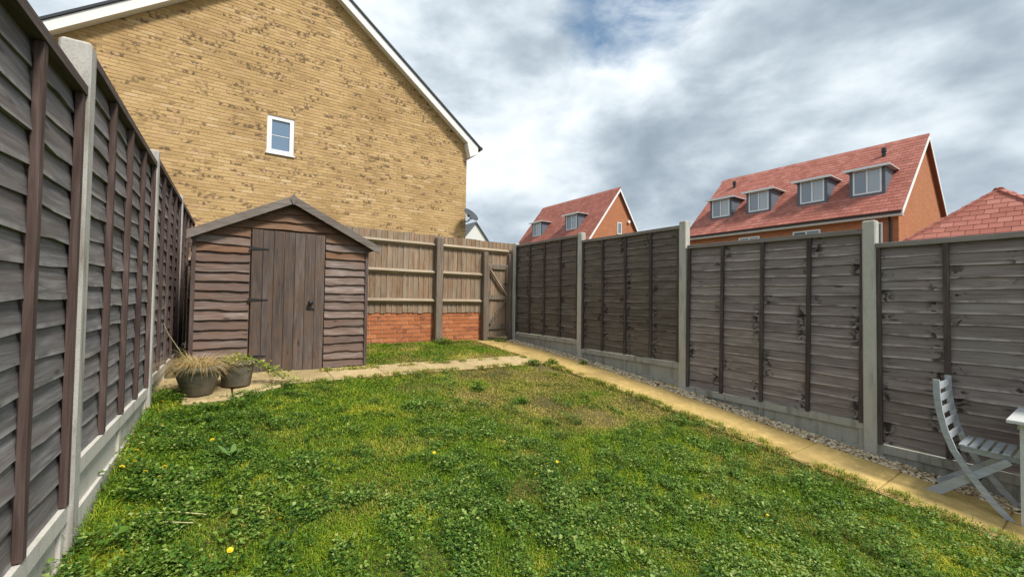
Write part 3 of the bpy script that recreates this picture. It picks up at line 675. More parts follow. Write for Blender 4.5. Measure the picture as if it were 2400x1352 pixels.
MB().add([(HX1+.002, -OV-.024, ze-.30), (xe-.10, -OV-.024, ze-.17), (xe-.09, -OV-.024, ze+.058), (HX1-.1, -OV-.024, ze+.1), (HX1+.002, HD, ze-.30), (xe-.10, HD, ze-.17), (xe-.09, HD, ze+.058), (HX1-.1, HD, ze+.1)], [(0, 1, 2, 3), (0, 4, 5, 1), (1, 5, 6, 2), (3, 7, 4, 0)]).build('eaves_box', M['white_board'], rr)
g = MB(); g.lathe([(.001, 0), (.055, 0), (.055, HD+.35), (.001, HD+.35)], 12); g.v = [(x_+xe-.02, y_*0+z_-OV-.09, y_+ze+.0) for x_, y_, z_ in g.v]; g.build('gutter', M['gutter'], rr)
MB().tube([(xe-.06, HD-.7, ze-.05), (HX1+.13, HD-.7, ze-.34), (HX1+.06, HD-.6, ze-.42), (HX1+.06, HD-.6, .1)], .035, 8).build('downpipe', M['gutter'], rr)
# satellite dish on the corner
ds = thing('satellite_dish', 'dark grey satellite dish fixed on the yellow house corner', 'satellite dish', (6.03, HY-.03, CZ+2.36))
mb = MB(); n = 20
prof = [(0, .0), (.08, .004), (.16, .017), (.23, .036), (.25, .043), (.25, .050), (.22, .042), (.0, .010)]
mb.lathe(prof, n); Mt = Matrix.Translation((-.02, -.30, .12)) @ Matrix.Rotation(R(24), 4, 'Z') @ Matrix.Rotation(R(52), 4, 'X') @ Matrix.Diagonal((1.15, .95, 1, 1)); mb.v = [tuple(Mt @ Vector(v)) for v in mb.v]; mb.build('reflector', M['dish'], ds, True)
MB().tube([(.0, .0, -.02), (.0, -.14, -.02), (.05, -.27, .10)], .018, 8).build('bracket', M['iron'], ds)
MB().tube([(.03, -.30, .0), (-.10, -.52, -.02), (-.21, -.58, .03)], .011, 6).build('arm', M['iron'], ds)
MB().tube([(-.20, -.58, .03), (-.25, -.57, .06)], [.035, .04], 8).build('receiver', M['iron'], ds)

# ------------------------------------------------------------------ red-roofed houses beyond the right fence
def slope_tiles(parent, o, ex, eu, length, run, tile, m, name='roof_tile', shape=None, limit=300, gauge=.26, tw=.30, as_stuff=False):
    """tiles in overlapping courses over a slope: o eave corner, ex along the eave, eu up the slope (unit vectors)"""
    en = ex.cross(eu); n_r = int(run/gauge); n_c = int(round(length/tw)); tw = length/(n_c+.5) if shape is None else tw; base = tile
    mats = []
    for r in range(n_r+1):
        u = min(r*gauge, run-gauge*.9); lo, hi = (0, length) if shape is None else shape(u+gauge*.35)
        x = -.5*tw if r % 2 else 0.0
        while x < length:
            a, b = max(x, lo), min(x+tw, hi)
            if b-a > .03:
                B = Matrix((ex, eu, en)).transposed().to_4x4() @ Matrix.Rotation(.055, 4, 'X') @ Matrix.Diagonal(((b-a)/.30, 1, 1, 1))
                B.translation = o+ex*a+eu*u+en*.012; mats.append(B)
            x += tw
    pieces(parent, name, base, mats, view_size(parent.matrix_basis), 0 if as_stuff else limit)
def tile_mesh(m, tw=.30, h=.31): return MB().add([(.006, -.03, -.015), (tw-.006, -.03, -.015), (tw-.006, h, -.015), (.006, h, -.015), (.006, -.03, .045), (tw-.006, -.03, .045), (tw-.006, h, .012), (.006, h, .012)], [(4, 5, 6, 7), (0, 1, 5, 4), (1, 2, 6, 5), (3, 0, 4, 7)]).mesh('roof_tile', m)
TILE = tile_mesh(M['tile']); TILE_D = tile_mesh(M['tile_dull']); TILE_G = tile_mesh(M['grey_tile'])
def win(parent, x, y0, y1, z0, z1, face=-1, mull=2, gl='curtain'):
    """a window in a wall facing -X: frame, mullion, panes"""
    wn = ob('window', None, parent, (x, (y0+y1)/2, z0)); hw = (y1-y0)/2; h = z1-z0; t = .065
    for q in ((-.03, .05, -hw, hw, 0, t), (-.03, .05, -hw, hw, h-t, h), (-.029, .049, -hw, -hw+t, t+.0005, h-t-.0005), (-.029, .049, hw-t, hw, t+.0005, h-t-.0005)): MB().box(*q).build('frame', M['upvc'], wn)
    for k in range(1, mull): yc = -hw+2*hw*k/mull; MB().box(-.028, .048, yc-t/2, yc+t/2, t+.0005, h-t-.0005).build('mullion', M['upvc'], wn)
    for k in range(mull):
        a = -hw+2*hw*k/mull+t*.6; b = -hw+2*hw*(k+1)/mull-t*.6; MB().box(.005, .03, a, b, t*.7, h-t*.7).build('pane', M['curtain' if (k+mull) % 2 == 0 else 'glass'], wn)
    return wn
def dormer(parent, xf, yc, z0, z1, half, roof_at, name='dormer'):
    d = ob('dormer', None, parent, (xf, yc, 0)); back = roof_at(z1)-xf+.3
    zf = z0-.10
    for s in (-1, 1):
        y0, y1 = sorted((s*(half+.13), s*(half+.01))); MB().box(0, back, y0, y1, zf, z1).build('cheek', M['slate'], d)
    MB().box(.0, .10, -half-.0095, half+.0095, zf, z0-.001).build('apron', M['slate'], d)
    MB().box(-.20, back+.2, -half-.32, half+.32, z1+.001, z1+.045).build('dormer_roof', M['lead'], d)
    MB().box(-.215, -.2005, -half-.33, half+.33, z1-.045, z1+.065).build('fascia', M['upvc'], d)
    wn = win(d, .02, -half, half, z0, z1-.01); return d
def red_house(label, XE, XRD, XE2, zE, zRD, Y0, Y1, tile, dorm, stuff_tiles, wall_m, vents=(), gable_win=None, cat='house'):
    g0 = CZ-1.0; h = thing('terraced_house', label, cat, (0, 0, g0)); B = 1.0      # z in the house = eye-relative + B
    ze, zr = zE+B, zRD+B
    s1 = (zr-ze)/(XRD-XE); s2 = (zr-ze)/(XE2-XRD); xi0, xi1 = XE+.28, XE2-.28
    w0 = ze+s1*.28-.10; w1 = ze+s2*.28-.10
    mb = MB().add([(xi0, Y0, 0), (xi1, Y0, 0), (xi1, Y0, w1), (XRD, Y0, zr-.12), (xi0, Y0, w0), (xi0, Y1, 0), (xi1, Y1, 0), (xi1, Y1, w1), (XRD, Y1, zr-.12), (xi0, Y1, w0)],
                  [(0, 1, 2, 3, 4), (9, 8, 7, 6, 5), (4, 9, 5, 0), (1, 6, 7, 2), (2, 7, 8, 3), (3, 8, 9, 4)]); mb.build('wall', wall_m, h)
    rf = ob('roof', None, h)
    for (xa, za, s) in ((XE, ze, 1), (XE2, ze, -1)):
        v = [(xa, Y0-.18, za-.06), (XRD, Y0-.18, zr-.06), (XRD, Y0-.18, zr), (xa, Y0-.18, za)]; v += [(x_, Y1+.18, z_) for x_, y_, z_ in v]
        MB().add(v, [(0, 1, 2, 3), (7, 6, 5, 4), (3, 2, 6, 7), (1, 0, 4, 5), (0, 3, 7, 4), (2, 1, 5, 6)]).build('roof_deck', M['tile'], rf)
        v = [(xa-.0*s, Y0-.205, za-.20), (XRD, Y0-.205, zr-.20), (XRD, Y0-.205, zr+.02), (xa, Y0-.205, za+.02)]; v += [(x_, y_+.024, z_) for x_, y_, z_ in v]
        MB().add(v, [(0, 1, 2, 3), (7, 6, 5, 4), (3, 2, 6, 7), (1, 0, 4, 5), (0, 3, 7, 4), (2, 1, 5, 6)]).build('bargeboard', M['white_board'], rf)
    eu = Vector((XRD-XE, 0, zr-ze)); run = eu.length; eu.normalize()
    h.matrix_basis = Matrix.Translation((0, 0, g0)); 
    # looking at the slope from -X its eave runs towards -Y
    slope_tiles(h, Vector((XE-.04, Y1+.18, ze+.005)), Vector((0, -1, 0)), eu, Y1-Y0+.36, run+.04, tile, None, as_stuff=stuff_tiles)
    rid = MB(); yy = Y0-.2
    while yy < Y1+.1: rid.add([(XRD-.13, yy, zr-.07), (XRD, yy, zr+.075), (XRD+.13, yy, zr-.07), (XRD-.13, yy+.44, zr-.07), (XRD, yy+.44, zr+.065), (XRD+.13, yy+.44, zr-.07)], [(0, 1, 4, 3), (1, 2, 5, 4), (0, 2, 1)]); yy += .45
    rid.build('ridge', M['tile'], rf)
    MB().box(XE-.03, XE+.0, Y0-.18, Y1+.18, ze-.20, ze-.012).build('fascia', M['white_board'], rf)
    MB().box(XE, xi0-.001, Y0-.18, Y1+.18, ze-.20, ze-.18).build('soffit', M['white_board'], rf)
    MB().box(XE-.12, XE-.0305, Y0-.16, Y1+.16, ze-.10, ze-.03).build('gutter', M['gutter' if not stuff_tiles else 'white_board'], rf)
    for (yc, z0, z1, xf, half) in dorm: dormer(h, xf, yc, z0+B, z1+B, half, lambda z: XE+(z-ze)/s1)
    for (xv, yv) in vents:
        zv = ze+(xv-XE)*s1; MB().tube([(xv, yv, zv-.1), (xv, yv, zv+.30), (xv, yv, zv+.31), (xv, yv, zv+.50)], [.09, .08, .11, .10], 10).build('vent_pipe', M['gutter'], rf)
    return h, B, xi0
h1, B1, xi = red_house('large orange brick house with four grey dormers in its red roof', 23.5, 28.1, 32.4, 4.0, 8.27, 5.35, 15.15, TILE,
    [(6.61, 5.13, 6.30, 24.5, .53), (8.82, 5.13, 6.28, 24.5, .53), (11.40, 5.13, 6.24, 24.5, .53), (13.56, 5.13, 6.20, 24.5, .53)], False, M['far_red'], vents=((27.1, 6.63), (27.1, 14.1)))
win(h1, xi-.02, 5.87, 6.55, 1.9+B1-1+.9, 3.62+B1, mull=1); win(h1, xi-.02, 8.2, 9.4, 2.55+B1, 3.62+B1); win(h1, xi-.02, 11.0, 12.1, 2.55+B1, 3.62+B1)
MB().tube([(23.55, 5.62, 3.85+B1), (xi-.05, 5.62, 3.6+B1), (xi-.05, 5.62, .1)], .05, 8).build('downpipe', M['gutter'], h1)
h2, B2, xi2 = red_house('smaller red-roofed house with two dormers behind the far fence panels', 20.95, 24.5, 27.6, 4.0, 8.49, 21.5, 30.4, TILE_D,
    [(28.3, 5.45, 6.60, 22.0, .56), (23.95, 5.45, 6.60, 22.0, .60)], True, M['far_red'])
gw = ob('window', None, h2, (24.62, 21.49, 5.05+B2))
for q in ((-.24, .24, -.03, .03, 0, .06), (-.24, .24, -.03, .03, .84, .9), (-.24, -.18, -.029, .029, .0605, .8395), (.18, .24, -.029, .029, .0605, .8395)): MB().box(*q).build('frame', M['white_board'], gw)
MB().box(-.19, .19, -.01, .02, .05, .85).build('pane', M['glass'], gw)
MB().tube([(25.6, 21.46, 6.1+B2), (25.6, 21.36, 6.1+B2)], .12, 10).build('vent', M['white_board'], h2)

# hipped garage nearer by
ga = thing('garage', 'garage with a hipped red tiled roof behind the right fence', 'garage', (20, 2.12, CZ-1.2)); GBz = 1.2
hh = 2.75; zA = 3.64+GBz; zE_ = zA-.876*hh
MB().box(-hh+.2, hh-.2, -hh+.2, hh-.2, 0, zE_-.02).build('wall', M['far_red'], ga)
grf = ob('roof', None, ga)
MB().add([(-hh, -hh, zE_), (hh, -hh, zE_), (hh, hh, zE_), (-hh, hh, zE_), (0, 0, zA)], [(3, 2, 1, 0), (0, 1, 4), (1, 2, 4), (2, 3, 4), (3, 0, 4)]).build('roof_deck', M['tile'], grf)
sl_len = math.hypot(hh, zA-zE_); ga.matrix_basis = Matrix.Translation((20, 2.12, CZ-1.2))
for (c0, ex, inw, st) in ((Vector((-hh, hh, zE_)), Vector((0, -1, 0)), Vector((1, 0, 0)), False), (Vector((-hh, -hh, zE_)), Vector((1, 0, 0)), Vector((0, 1, 0)), True), (Vector((hh, hh, zE_)), Vector((-1, 0, 0)), Vector((0, -1, 0)), True)):
    eu = (inw*hh+Vector((0, 0, zA-zE_))).normalized()
    slope_tiles(ga, c0, ex, eu, 2*hh, sl_len, TILE, None, shape=lambda u: (hh*u/sl_len, 2*hh-hh*u/sl_len), as_stuff=st)
for sx in (-1, 1):
    for sy in (-1, 1):
        hp = MB()
        for q in range(9):
            a = q/9; b = (q+1)/9+.012; P0 = Vector((sx*hh*(1-a), sy*hh*(1-a), zE_+(zA-zE_)*a+.05)); P1 = Vector((sx*hh*(1-b), sy*hh*(1-b), zE_+(zA-zE_)*b+.035)); hp.bar(P0, P1, .20, .06)
        hp.build('hip_ridge', M['tile'], grf)
# white gable far off and a dark roof at the right edge
wh_ = thing('white_house', 'small white gable with a grey roof peeping behind the yellow house corner', 'house', (0, 0, CZ-1.0))
MB().add([(20.2, 40, 0), (25.0, 40, 0), (25.0, 40, 6.45), (22.6, 40, 9.35), (20.2, 40, 6.45), (20.2, 49, 0), (25.0, 49, 0), (25.0, 49, 6.45), (22.6, 49, 9.35), (20.2, 49, 6.45)], [(0, 1, 2, 3, 4), (9, 8, 7, 6, 5), (4, 9, 5, 0), (1, 6, 7, 2)]).build('wall', M['render'], wh_)
for s in (-1, 1):
    xa = 22.6+s*2.75; za = 9.40-2.75*1.21
    v = [(22.6, 39.8, 9.33), (xa, 39.8, za-.07), (xa, 39.8, za+.05), (22.6, 39.8, 9.46)]; v += [(a_, 49.2, c_) for a_, b_, c_ in v]
    MB().add(v, [(0, 1, 2, 3), (7, 6, 5, 4), (3, 2, 6, 7), (1, 0, 4, 5), (0, 3, 7, 4), (2, 1, 5, 6)]).build('roof', M['grey_tile'], wh_)
dk = thing('grey_roofed_house', 'dark grey roof of a house at the right edge behind the garage', 'house', (0, 0, CZ-1.2))
MB().box(38, 45, -8, 3.0, 0, 5.2).build('wall', M['far_red'], dk)
for s in (-1, 1):
    xa = 41.5+s*3.9; v = [(41.5, -8.3, 8.3), (xa, -8.3, 5.0), (xa, -8.3, 5.12), (41.5, -8.3, 8.45)]; v += [(a_, 3.35, c_) for a_, b_, c_ in v]
    MB().add(v, [(0, 1, 2, 3), (7, 6, 5, 4), (3, 2, 6, 7), (1, 0, 4, 5), (0, 3, 7, 4), (2, 1, 5, 6)]).build('roof', M['dark_tile'], dk)
MB().add([(38.1, 3.2, 5.2), (44.9, 3.2, 5.2), (41.5, 3.2, 8.28), (38.1, 3.0, 5.2), (44.9, 3.0, 5.2), (41.5, 3.0, 8.28)], [(2, 1, 0), (3, 4, 5)]).build('gable', M['far_red'], dk)

# ------------------------------------------------------------------ lawn
def lawn_mask(x, y):
    right = 4.15+.03*np.sin(y*9)+.12*(vnoise(x, y, 5)-.5)-np.clip((y-2.6)*.08, 0, .18)
    right = right-np.clip(y-4.35, 0, 1)**1*.45
    top = 5.02+.06*(vnoise(x, y, 3.5)-.5)
    top = np.where(x < .62, np.minimum(top, 4.60+(x+.2)*.60), top)
    top = np.where(x < -.25, 5.0, top)
    main = (x > xl(y)+.0) & (x < right) & (y < top) & (y > -.9)
    redge = 4.02+(y-5.6)*.26+.06*np.sin(y*7)
    back = (x > SX1+.03) & (x < redge) & (y > 5.36+.06*(vnoise(x, y, 4)-.5)) & (y < YE-.03)
    return main | back
DRY_SPOTS = [(2.75, 3.35, .42), (3.1, 3.0, .35), (3.5, 4.2, .55), (3.75, 3.2, .35), (2.3, 3.9, .4), (3.0, 4.75, .5), (3.9, 2.2, .30), (3.75, 1.7, .28), (.05, 2.65, .22), (1.05, 3.1, .28), (.75, 2.55, .3), (3.3, 5.65, .45), (2.2, 5.6, .35), (1.5, 1.9, .3), (3.2, 1.0, .3), (3.85, 2.8, .3)]
def dryness(x, y):
    d = np.zeros_like(x)
    for a, b, r in DRY_SPOTS: d = np.maximum(d, np.exp(-((x-a)**2+(y-b)**2)/(r*r*.8)))
    e = np.clip((x-3.80)/.28, 0, 1)*.50+np.clip((y-4.2)/1.2, 0, 1)*.25*(x > 1.4)
    zone = np.clip((x-1.0)/1.4, .25, 1)*np.clip((y-.6)/2.0, .35, 1)
    mid = np.exp(-((x-2.9)**2/1.6+(y-3.7)**2/1.3))
    return np.clip((d*.85+(vnoise(x, y, 3.2)-.50)*1.4)*zone+e+.34*mid-.03, 0, 1)
def scatter(n, pw):
    x = rng.uniform(-.55, 4.6, n); y = rng.uniform(-.9, 7.25, n); d = np.sqrt(x*x+y*y+1.7)
    k = lawn_mask(x, y) & (rng.random(n) < np.clip((2.1/d)**pw, 0, 1)); return x[k], y[k], d[k]
def blades(x, y, d, hgt, wid, lean, mat_, name, rnd, dry, z_off=0.0):
    n = len(x); a = rng.uniform(0, 6.283, n); lx = np.cos(a)*lean*hgt; ly = np.sin(a)*lean*hgt
    b = a+rng.uniform(.9, 2.2, n); wx, wy = np.cos(b)*wid*.5, np.sin(b)*wid*.5; z = gz(x, y)+z_off-.004
    P = lambda f, s, hz_: np.stack([x+lx*f+s*wx, y+ly*f+s*wy, z+hgt*hz_], -1)
    V = np.stack([P(0, -1, 0), P(0, 1, 0), P(.38, -.8, .62), P(.38, .8, .62), P(1, 0, .62+.38*np.maximum(.05, 1-lean))], 1)
    F = np.array([(0, 1, 3), (0, 3, 2), (2, 3, 4)])[None]+(np.arange(n)*5)[:, None, None]
    return V.reshape(-1, 3), F.reshape(-1, 3), np.repeat(rnd, 5), np.repeat(dry, 5)
def lawn():
    x, y, d = scatter(1700000, 1.2)
    dr = dryness(x, y); t = vnoise(x+7, y, 1.7); keep = rng.random(len(x)) < np.clip(1.05-.55*np.clip(dr-.55, 0, 1)*2, .3, 1); x, y, d, dr, t = (q[keep] for q in (x, y, d, dr, t))
    n = len(x); edge = np.clip(1-(x-xl(y))/.22, 0, 1)
    hgt = rng.uniform(.018, .042, n)*(.7+.7*t)*(1-.4*dr)+edge*rng.uniform(0, .10, n); wid = rng.uniform(.0026, .0046, n)*np.clip(d/2.1, 1, 4)**.8
    moss = np.clip((vnoise(x+31, y+4, 3.4)-.60)*5, 0, 1); rnd = np.clip(rng.normal(.36, .24, n)+(t-.5)*.6+moss*.38, 0, 1); dd = np.clip(np.where(rng.random(n) < dr*.95, rng.uniform(.55, 1, n), dr*.3), 0, 1)
    V, F, a, b = blades(x, y, d, hgt, wid, rng.uniform(.25, 1.1, n), None, 'g', rnd, dd)
    o = ob('lawn_grass', raw_mesh('lawn_grass', V, F, M['grass'], {'rnd': a, 'dry': b}))
    tag(o, 'green lawn grass with dry straw patches', 'grass', kind='stuff'); NB[0] = n
NB = [0]; lawn()
def leaf_clusters(cx, cy, cr, nleaf, size, seed_rnd, up=.018):
    """flat little rosettes of broad leaves"""
    n = len(cx); k = nleaf; ang = rng.uniform(0, 6.283, (n, k)); rad = cr[:, None]*np.sqrt(rng.random((n, k)))
    px = cx[:, None]+np.cos(ang)*rad; py = cy[:, None]+np.sin(ang)*rad
    pz = gz(px, py)+up[:, None]*rng.uniform(.35, 1.25, (n, k))
    a = ang+rng.uniform(-.9, .9, (n, k)); L = size[:, None]*rng.uniform(.6, 1.25, (n, k)); tilt = rng.uniform(-.2, .75, (n, k))
    dx, dy, dz = np.cos(a)*np.cos(tilt), np.sin(a)*np.cos(tilt), np.sin(tilt); sx, sy = -np.sin(a), np.cos(a); wd = L*rng.uniform(.30, .46, (n, k))
    roll = rng.uniform(-.5, .5, (n, k))
    def P(f, s, dzz): return np.stack([px+dx*L*f+sx*wd*s, py+dy*L*f+sy*wd*s, pz+dz*L*f+dzz*L+roll*wd*s*.8], -1)
    V = np.stack([P(0, 0, 0), P(.45, -1, .12), P(.55, 0, .0), P(.45, 1, .12), P(1, 0, -.12)], 2)
    F = np.array([(0, 2, 1), (0, 3, 2), (1, 2, 4), (2, 3, 4)])[None]+(np.arange(n*k)*5)[:, None, None]
    r = np.clip(seed_rnd[:, None]+rng.normal(0, .2, (n, k)), 0, 1)
    return V.reshape(-1, 3), F.reshape(-1, 3), np.repeat(r.ravel(), 5)
def weeds():
    x, y, d = scatter(230000, 1.0)
    g = vnoise(x+3, y+9, 1.5); md = np.clip((vnoise(x+11, y+1, 5.2, 2)-.42)*3.2, 0, 1.2); fine = vnoise(x, y+2, 8); left = np.clip(1-(x-xl(y))/1.2, 0, 1); far = np.clip((y-3.2)/1.6, 0, 1)
    pr_ = np.clip((g-.45)*1.6+left*.35+(fine-.5)*4.4-.7*dryness(x, y)+.30+.25*np.clip((2.6-y)/1.5, 0, 1)-.50*far*(x > .6), 0, 1)
    k = rng.random(len(x)) < pr_*.8; x, y, d, left, g, md = x[k], y[k], d[k], left[k], g[k], md[k]
    n = len(x); size = rng.uniform(.009, .018, n)*(1+.35*left)*np.where(rng.random(n) < .10, 1.8, 1); cr = size*rng.uniform(.9, 1.6, n)
    near_f = np.clip(1-(x-xl(y))/.30, 0, 1)
    up = rng.uniform(.020, .042, n)*(1+.4*left)+md*rng.uniform(.01, .045, n)+near_f*rng.uniform(0, .10, n)
    V, F, a = leaf_clusters(x, y, cr, 7, size, np.clip(rng.normal(.43, .24, n)+(g-.5)*.5, 0, 1), up)
    o = ob('lawn_weeds', raw_mesh('lawn_weeds', V, F, M['weed'], {'rnd': a, 'dry': np.zeros(len(a))}))
    tag(o, 'dark green low broad-leaved weeds spread through the lawn', 'weeds', kind='stuff'); NB.append(n)
weeds()
# single weed clumps one can point to
def weed_clump(label, x, y, r, h, n, name='weed_clump', mat_='weed', lift=0.0):
    t = thing(name, label, 'weed', (x, y, gzf(x, y)+lift))
    a = rng.uniform(0, 6.28, n); rr_ = r*np.sqrt(rng.random(n)); cx = x+np.cos(a)*rr_; cy = y+np.sin(a)*rr_
    V, F, q = leaf_clusters(cx, cy, np.full(n, .02), 6, rng.uniform(.02, .035, n), np.clip(rng.normal(.45, .2, n), 0, 1), h*(1-.7*rr_/r)+.01)
    V = V-np.array([x, y, gzf(x, y)]); ob('leaves', raw_mesh('leaves', V, F, M[mat_], {'rnd': q, 'dry': np.zeros(len(q))}), t)['kind'] = 'stuff'
    m_ = 40; bx = x+rng.normal(0, r*.4, m_); by = y+rng.normal(0, r*.4, m_)
    V, F, q, dq = blades(bx, by, np.full(m_, 3.), rng.uniform(.5, 1.3, m_)*(h+.03), np.full(m_, .006), rng.uniform(.1, .7, m_), None, 'b', rng.random(m_), np.zeros(m_))
    V = V-np.array([x, y, gzf(x, y)]); ob('blades', raw_mesh('blades', V, F, M['grass'], {'rnd': q, 'dry': dq}), t)['kind'] = 'stuff'
weed_clump('green weed tuft where the shed path meets the long path', 3.85, 4.97, .10, .06, 45, lift=.02)
weed_clump('green weed tuft in the long path, right of the junction tuft', 4.13, 4.90, .08, .06, 34, lift=.02)
weed_clump('bushy weed against the brick plinth below the timber post', 3.33, 6.95, .18, .12, 90)
weed_clump('small dark weed on the paving in front of the gate', 4.50, 6.90, .11, .04, 34, lift=.02)
weed_clump('dark thistle-like tuft standing in the middle of the lawn', 2.42, 4.14, .09, .09, 40)
weed_clump('dark leafy tuft in the lawn in front of the shed', 1.52, 3.82, .11, .06, 45)
weed_clump('low weed tuft in the lawn right of the thistle-like tuft', 2.62, 3.62, .09, .05, 34)
weed_clump('small weed on the paving edge beside the second post from the gate', 4.62, 4.72, .05, .06, 14, lift=.02)
# grass creeping over the slab edges in tufts
def creep():
    n = 150; V = []; F = []; q1 = []; q2 = []; o_ = 0
    for k in range(n):
        if k < 95: y_ = random.uniform(.2, 4.9); x_ = 4.06+random.uniform(.0, .10)-max(0, y_-2.6)*.03
        else: x_ = random.uniform(.7, 4.0); y_ = 5.0+random.choice((.0, .40))+random.uniform(-.01, .05)
        m_ = random.randint(25, 60); bx = x_+rng.normal(0, .03, m_); by = y_+rng.normal(0, .03, m_)
        v, f, a_, b_ = blades(bx, by, None, rng.uniform(.035, .075, m_), np.full(m_, .005)*(1+.12*y_), rng.uniform(.4, 1.2, m_), None, '', np.clip(rng.normal(.45, .25, m_), 0, 1), np.where(rng.random(m_) < .4, .8, .1), .01)
        V.append(v); F.append(f+o_); q1.append(a_); q2.append(b_); o_ += len(v)
    o = ob('edge_grass', raw_mesh('edge_grass', np.concatenate(V), np.concatenate(F), M['grass'], {'rnd': np.concatenate(q1), 'dry': np.concatenate(q2)}))
    tag(o, 'ragged grass tufts creeping over the paving edges', 'grass', kind='stuff')
creep()
# dock leaf standing bright in the weeds
dk_ = thing('dock_plant', 'bright green upright broad leaves among the weeds on the left', 'plant', (.08, 3.32, gzf(.08, 3.32)))
for k in range(5):
    a = .3+k*1.15; L_ = .09+.02*(k % 3); mb = MB(); w_l = .016
    pts = [(0, 0), (.35, w_l*.9), (.65, w_l), (.9, w_l*.55), (1, 0)]; vs = []
    for f_, wd in pts:
        cx_, cz_ = L_*f_*.75, L_*f_*.8-.02*f_*f_
        for s in (-1, 1): vs.append((cx_*math.cos(a)-s*wd*math.sin(a), cx_*math.sin(a)+s*wd*math.cos(a), cz_+.03))
    mb.add(vs, [(2*i, 2*i+1, 2*i+3, 2*i+2) for i in range(4)]); mb.build('leaf', M['stem'], dk_)
# dandelions
FL = [(-.376, 4.40), (-.40, 3.88), (-.335, 3.85), (-.41, 3.47), (-.445, 3.25), (-.40, 3.30), (-.33, 3.14), (-.26, 3.03), (-.25, 3.17), (-.035, 3.46), (1.927, 2.33), (1.755, 2.24), (2.794, 1.25), (.26, 2.37), (.057, 2.235), (1.99, 2.29), (2.10, 2.27), (.03, 4.2), (1.25, 2.75)]
hm = MB()
for ring, (rr2, zz2, n2) in enumerate(((.017, .0, 12), (.012, .004, 9), (.006, .007, 6))):
    for i in range(n2):
        a = 6.283*i/n2+ring*.3; c_, s_ = math.cos(a), math.sin(a); wq = .0045
        hm.add([(0, 0, zz2-.003), (c_*rr2*.7-s_*wq, s_*rr2*.7+c_*wq, zz2), (c_*rr2, s_*rr2, zz2+.002), (c_*rr2*.7+s_*wq, s_*rr2*.7-c_*wq, zz2)], [(0, 3, 2, 1)])
HM = hm.mesh('flower_head', M['petal']); SM = MB().tube([(0, 0, 0), (.004, 0, .06), (0, .003, .125)], .0018, 5).mesh('stem', M['stem'])
for k, (fx, fy) in enumerate(FL):
    sc_ = random.uniform(.5, .8) if fx > .3 else random.uniform(.75, .95)
    t = thing('dandelion', 'small yellow dandelion flower dotted in the lawn', 'flower', (fx, fy, gzf(fx, fy)), random.uniform(0, 6), 'yellow flowers in the lawn')
    t.scale = (sc_, sc_, sc_); ob('stem', SM, t); h_ = ob('flower_head', HM, t, (0, .003, .125)); h_.rotation_euler = (random.uniform(.2, .6), random.uniform(-.4, .4), 0)
for lab, pts in (('pale dead flower stem lying on the lawn, the upper of two', [(-.30, 2.79, .05), (-.17, 2.74, .055), (-.04, 2.66, .05)]), ('shorter pale dead stem lying on the lawn below the other', [(-.29, 2.66, .045), (-.21, 2.67, .055), (-.09, 2.61, .05)])):
    c0 = pts[0]; zb = gzf(c0[0], c0[1])
    t = MB().tube([(a-c0[0], b-c0[1], gzf(a, b)-zb+c_) for a, b, c_ in pts], [.0035, .004, .003], 6).build('dead_stem', M['dead_stem']); t.location = (c0[0], c0[1], zb); tag(t, lab, 'stem')

# ------------------------------------------------------------------ pots
def pot(label, x, y, rt, rb, h, tilt=0.0, lift=.03):
    t = thing('plant_pot', label, 'plant pot', (x, y, gzf(x, y)+lift)); t.rotation_euler = (tilt, -tilt*.5, .3)
    MB().lathe([(.001, .004), (rb*.95, .004), (rb, .012), (rt*.96, h*.80), (rt*.97, h*.82), (rt*1.03, h*.83), (rt*1.04, h*.985), (rt*1.02, h), (rt*.95, h), (rt*.93, h*.86), (rb*1.0, h*.5)], 36).build('body', M['pot'], t, True)
    MB().lathe([(.001, h*.86), (rt*.5, h*.865), (rt*.94, h*.845)], 24).build('soil', M['compost'], t, True); return t
pot('wide weathered pot of dry straw-coloured grass beside the left fence', -.165, 4.83, .185, .115, .27, .03)
pot('upright weathered pot with a lime green plant by the shed door', .135, 5.03, .152, .122, .25, -.015)
def arcs(t, n, base_r, length, spread, width, mat_, name, bias=(0, 0), up=.9, seed=1, z0=.22, seg=6, curl=1.6, greens=.12):
    V = []; F = []; rn = []; o = 0
    for i in range(n):
        a = random.uniform(0, 6.283); b0 = base_r*math.sqrt(random.random()); p = Vector((math.cos(a)*b0, math.sin(a)*b0, z0))
        a2 = a+random.uniform(-.6, .6); L = length*random.uniform(.55, 1.15); th = up*random.uniform(.55, 1.2); dv = Vector((math.cos(a2)*spread+bias[0], math.sin(a2)*spread+bias[1], th)).normalized()
        side = Vector((-dv.y, dv.x, 0)); side = side.normalized() if side.length > .01 else Vector((1, 0, 0)); w = width*random.uniform(.6, 1.3); r_v = random.random() if random.random() > greens else 1.0
        for k in range(seg+1):
            f_ = k/seg; ww_ = w*(1-f_*.85); V += [tuple(p-side*ww_/2), tuple(p+side*ww_/2)]; rn += [r_v*.85 if r_v < 1 else 1]*2
            if k < seg: F.append((o+2*k, o+2*k+1, o+2*k+3, o+2*k+2))
            p = p+dv*(L/seg); dv = (dv+Vector((dv.x*.15, dv.y*.15, -curl/seg*random.uniform(.6, 1.3)))).normalized()
        o += 2*(seg+1)
    return ob(name, raw_mesh(name, np.array(V), np.array(F), M[mat_], {'rnd': np.array(rn), 'dry': np.zeros(len(rn))}), t)
sg = thing('dry_grass_plant', 'mop of dry straw-coloured ornamental grass spilling from the wide pot', 'plant', (-.165, 4.83, gzf(-.165, 4.83)+.03))
arcs(sg, 560, .12, .38, .75, .0036, 'straw', 'foliage', (-.15, .05), 1.25, curl=2.3)
arcs(sg, 200, .10, .36, .8, .0036, 'straw', 'foliage', (.5, .1), 1.1, curl=2.1)
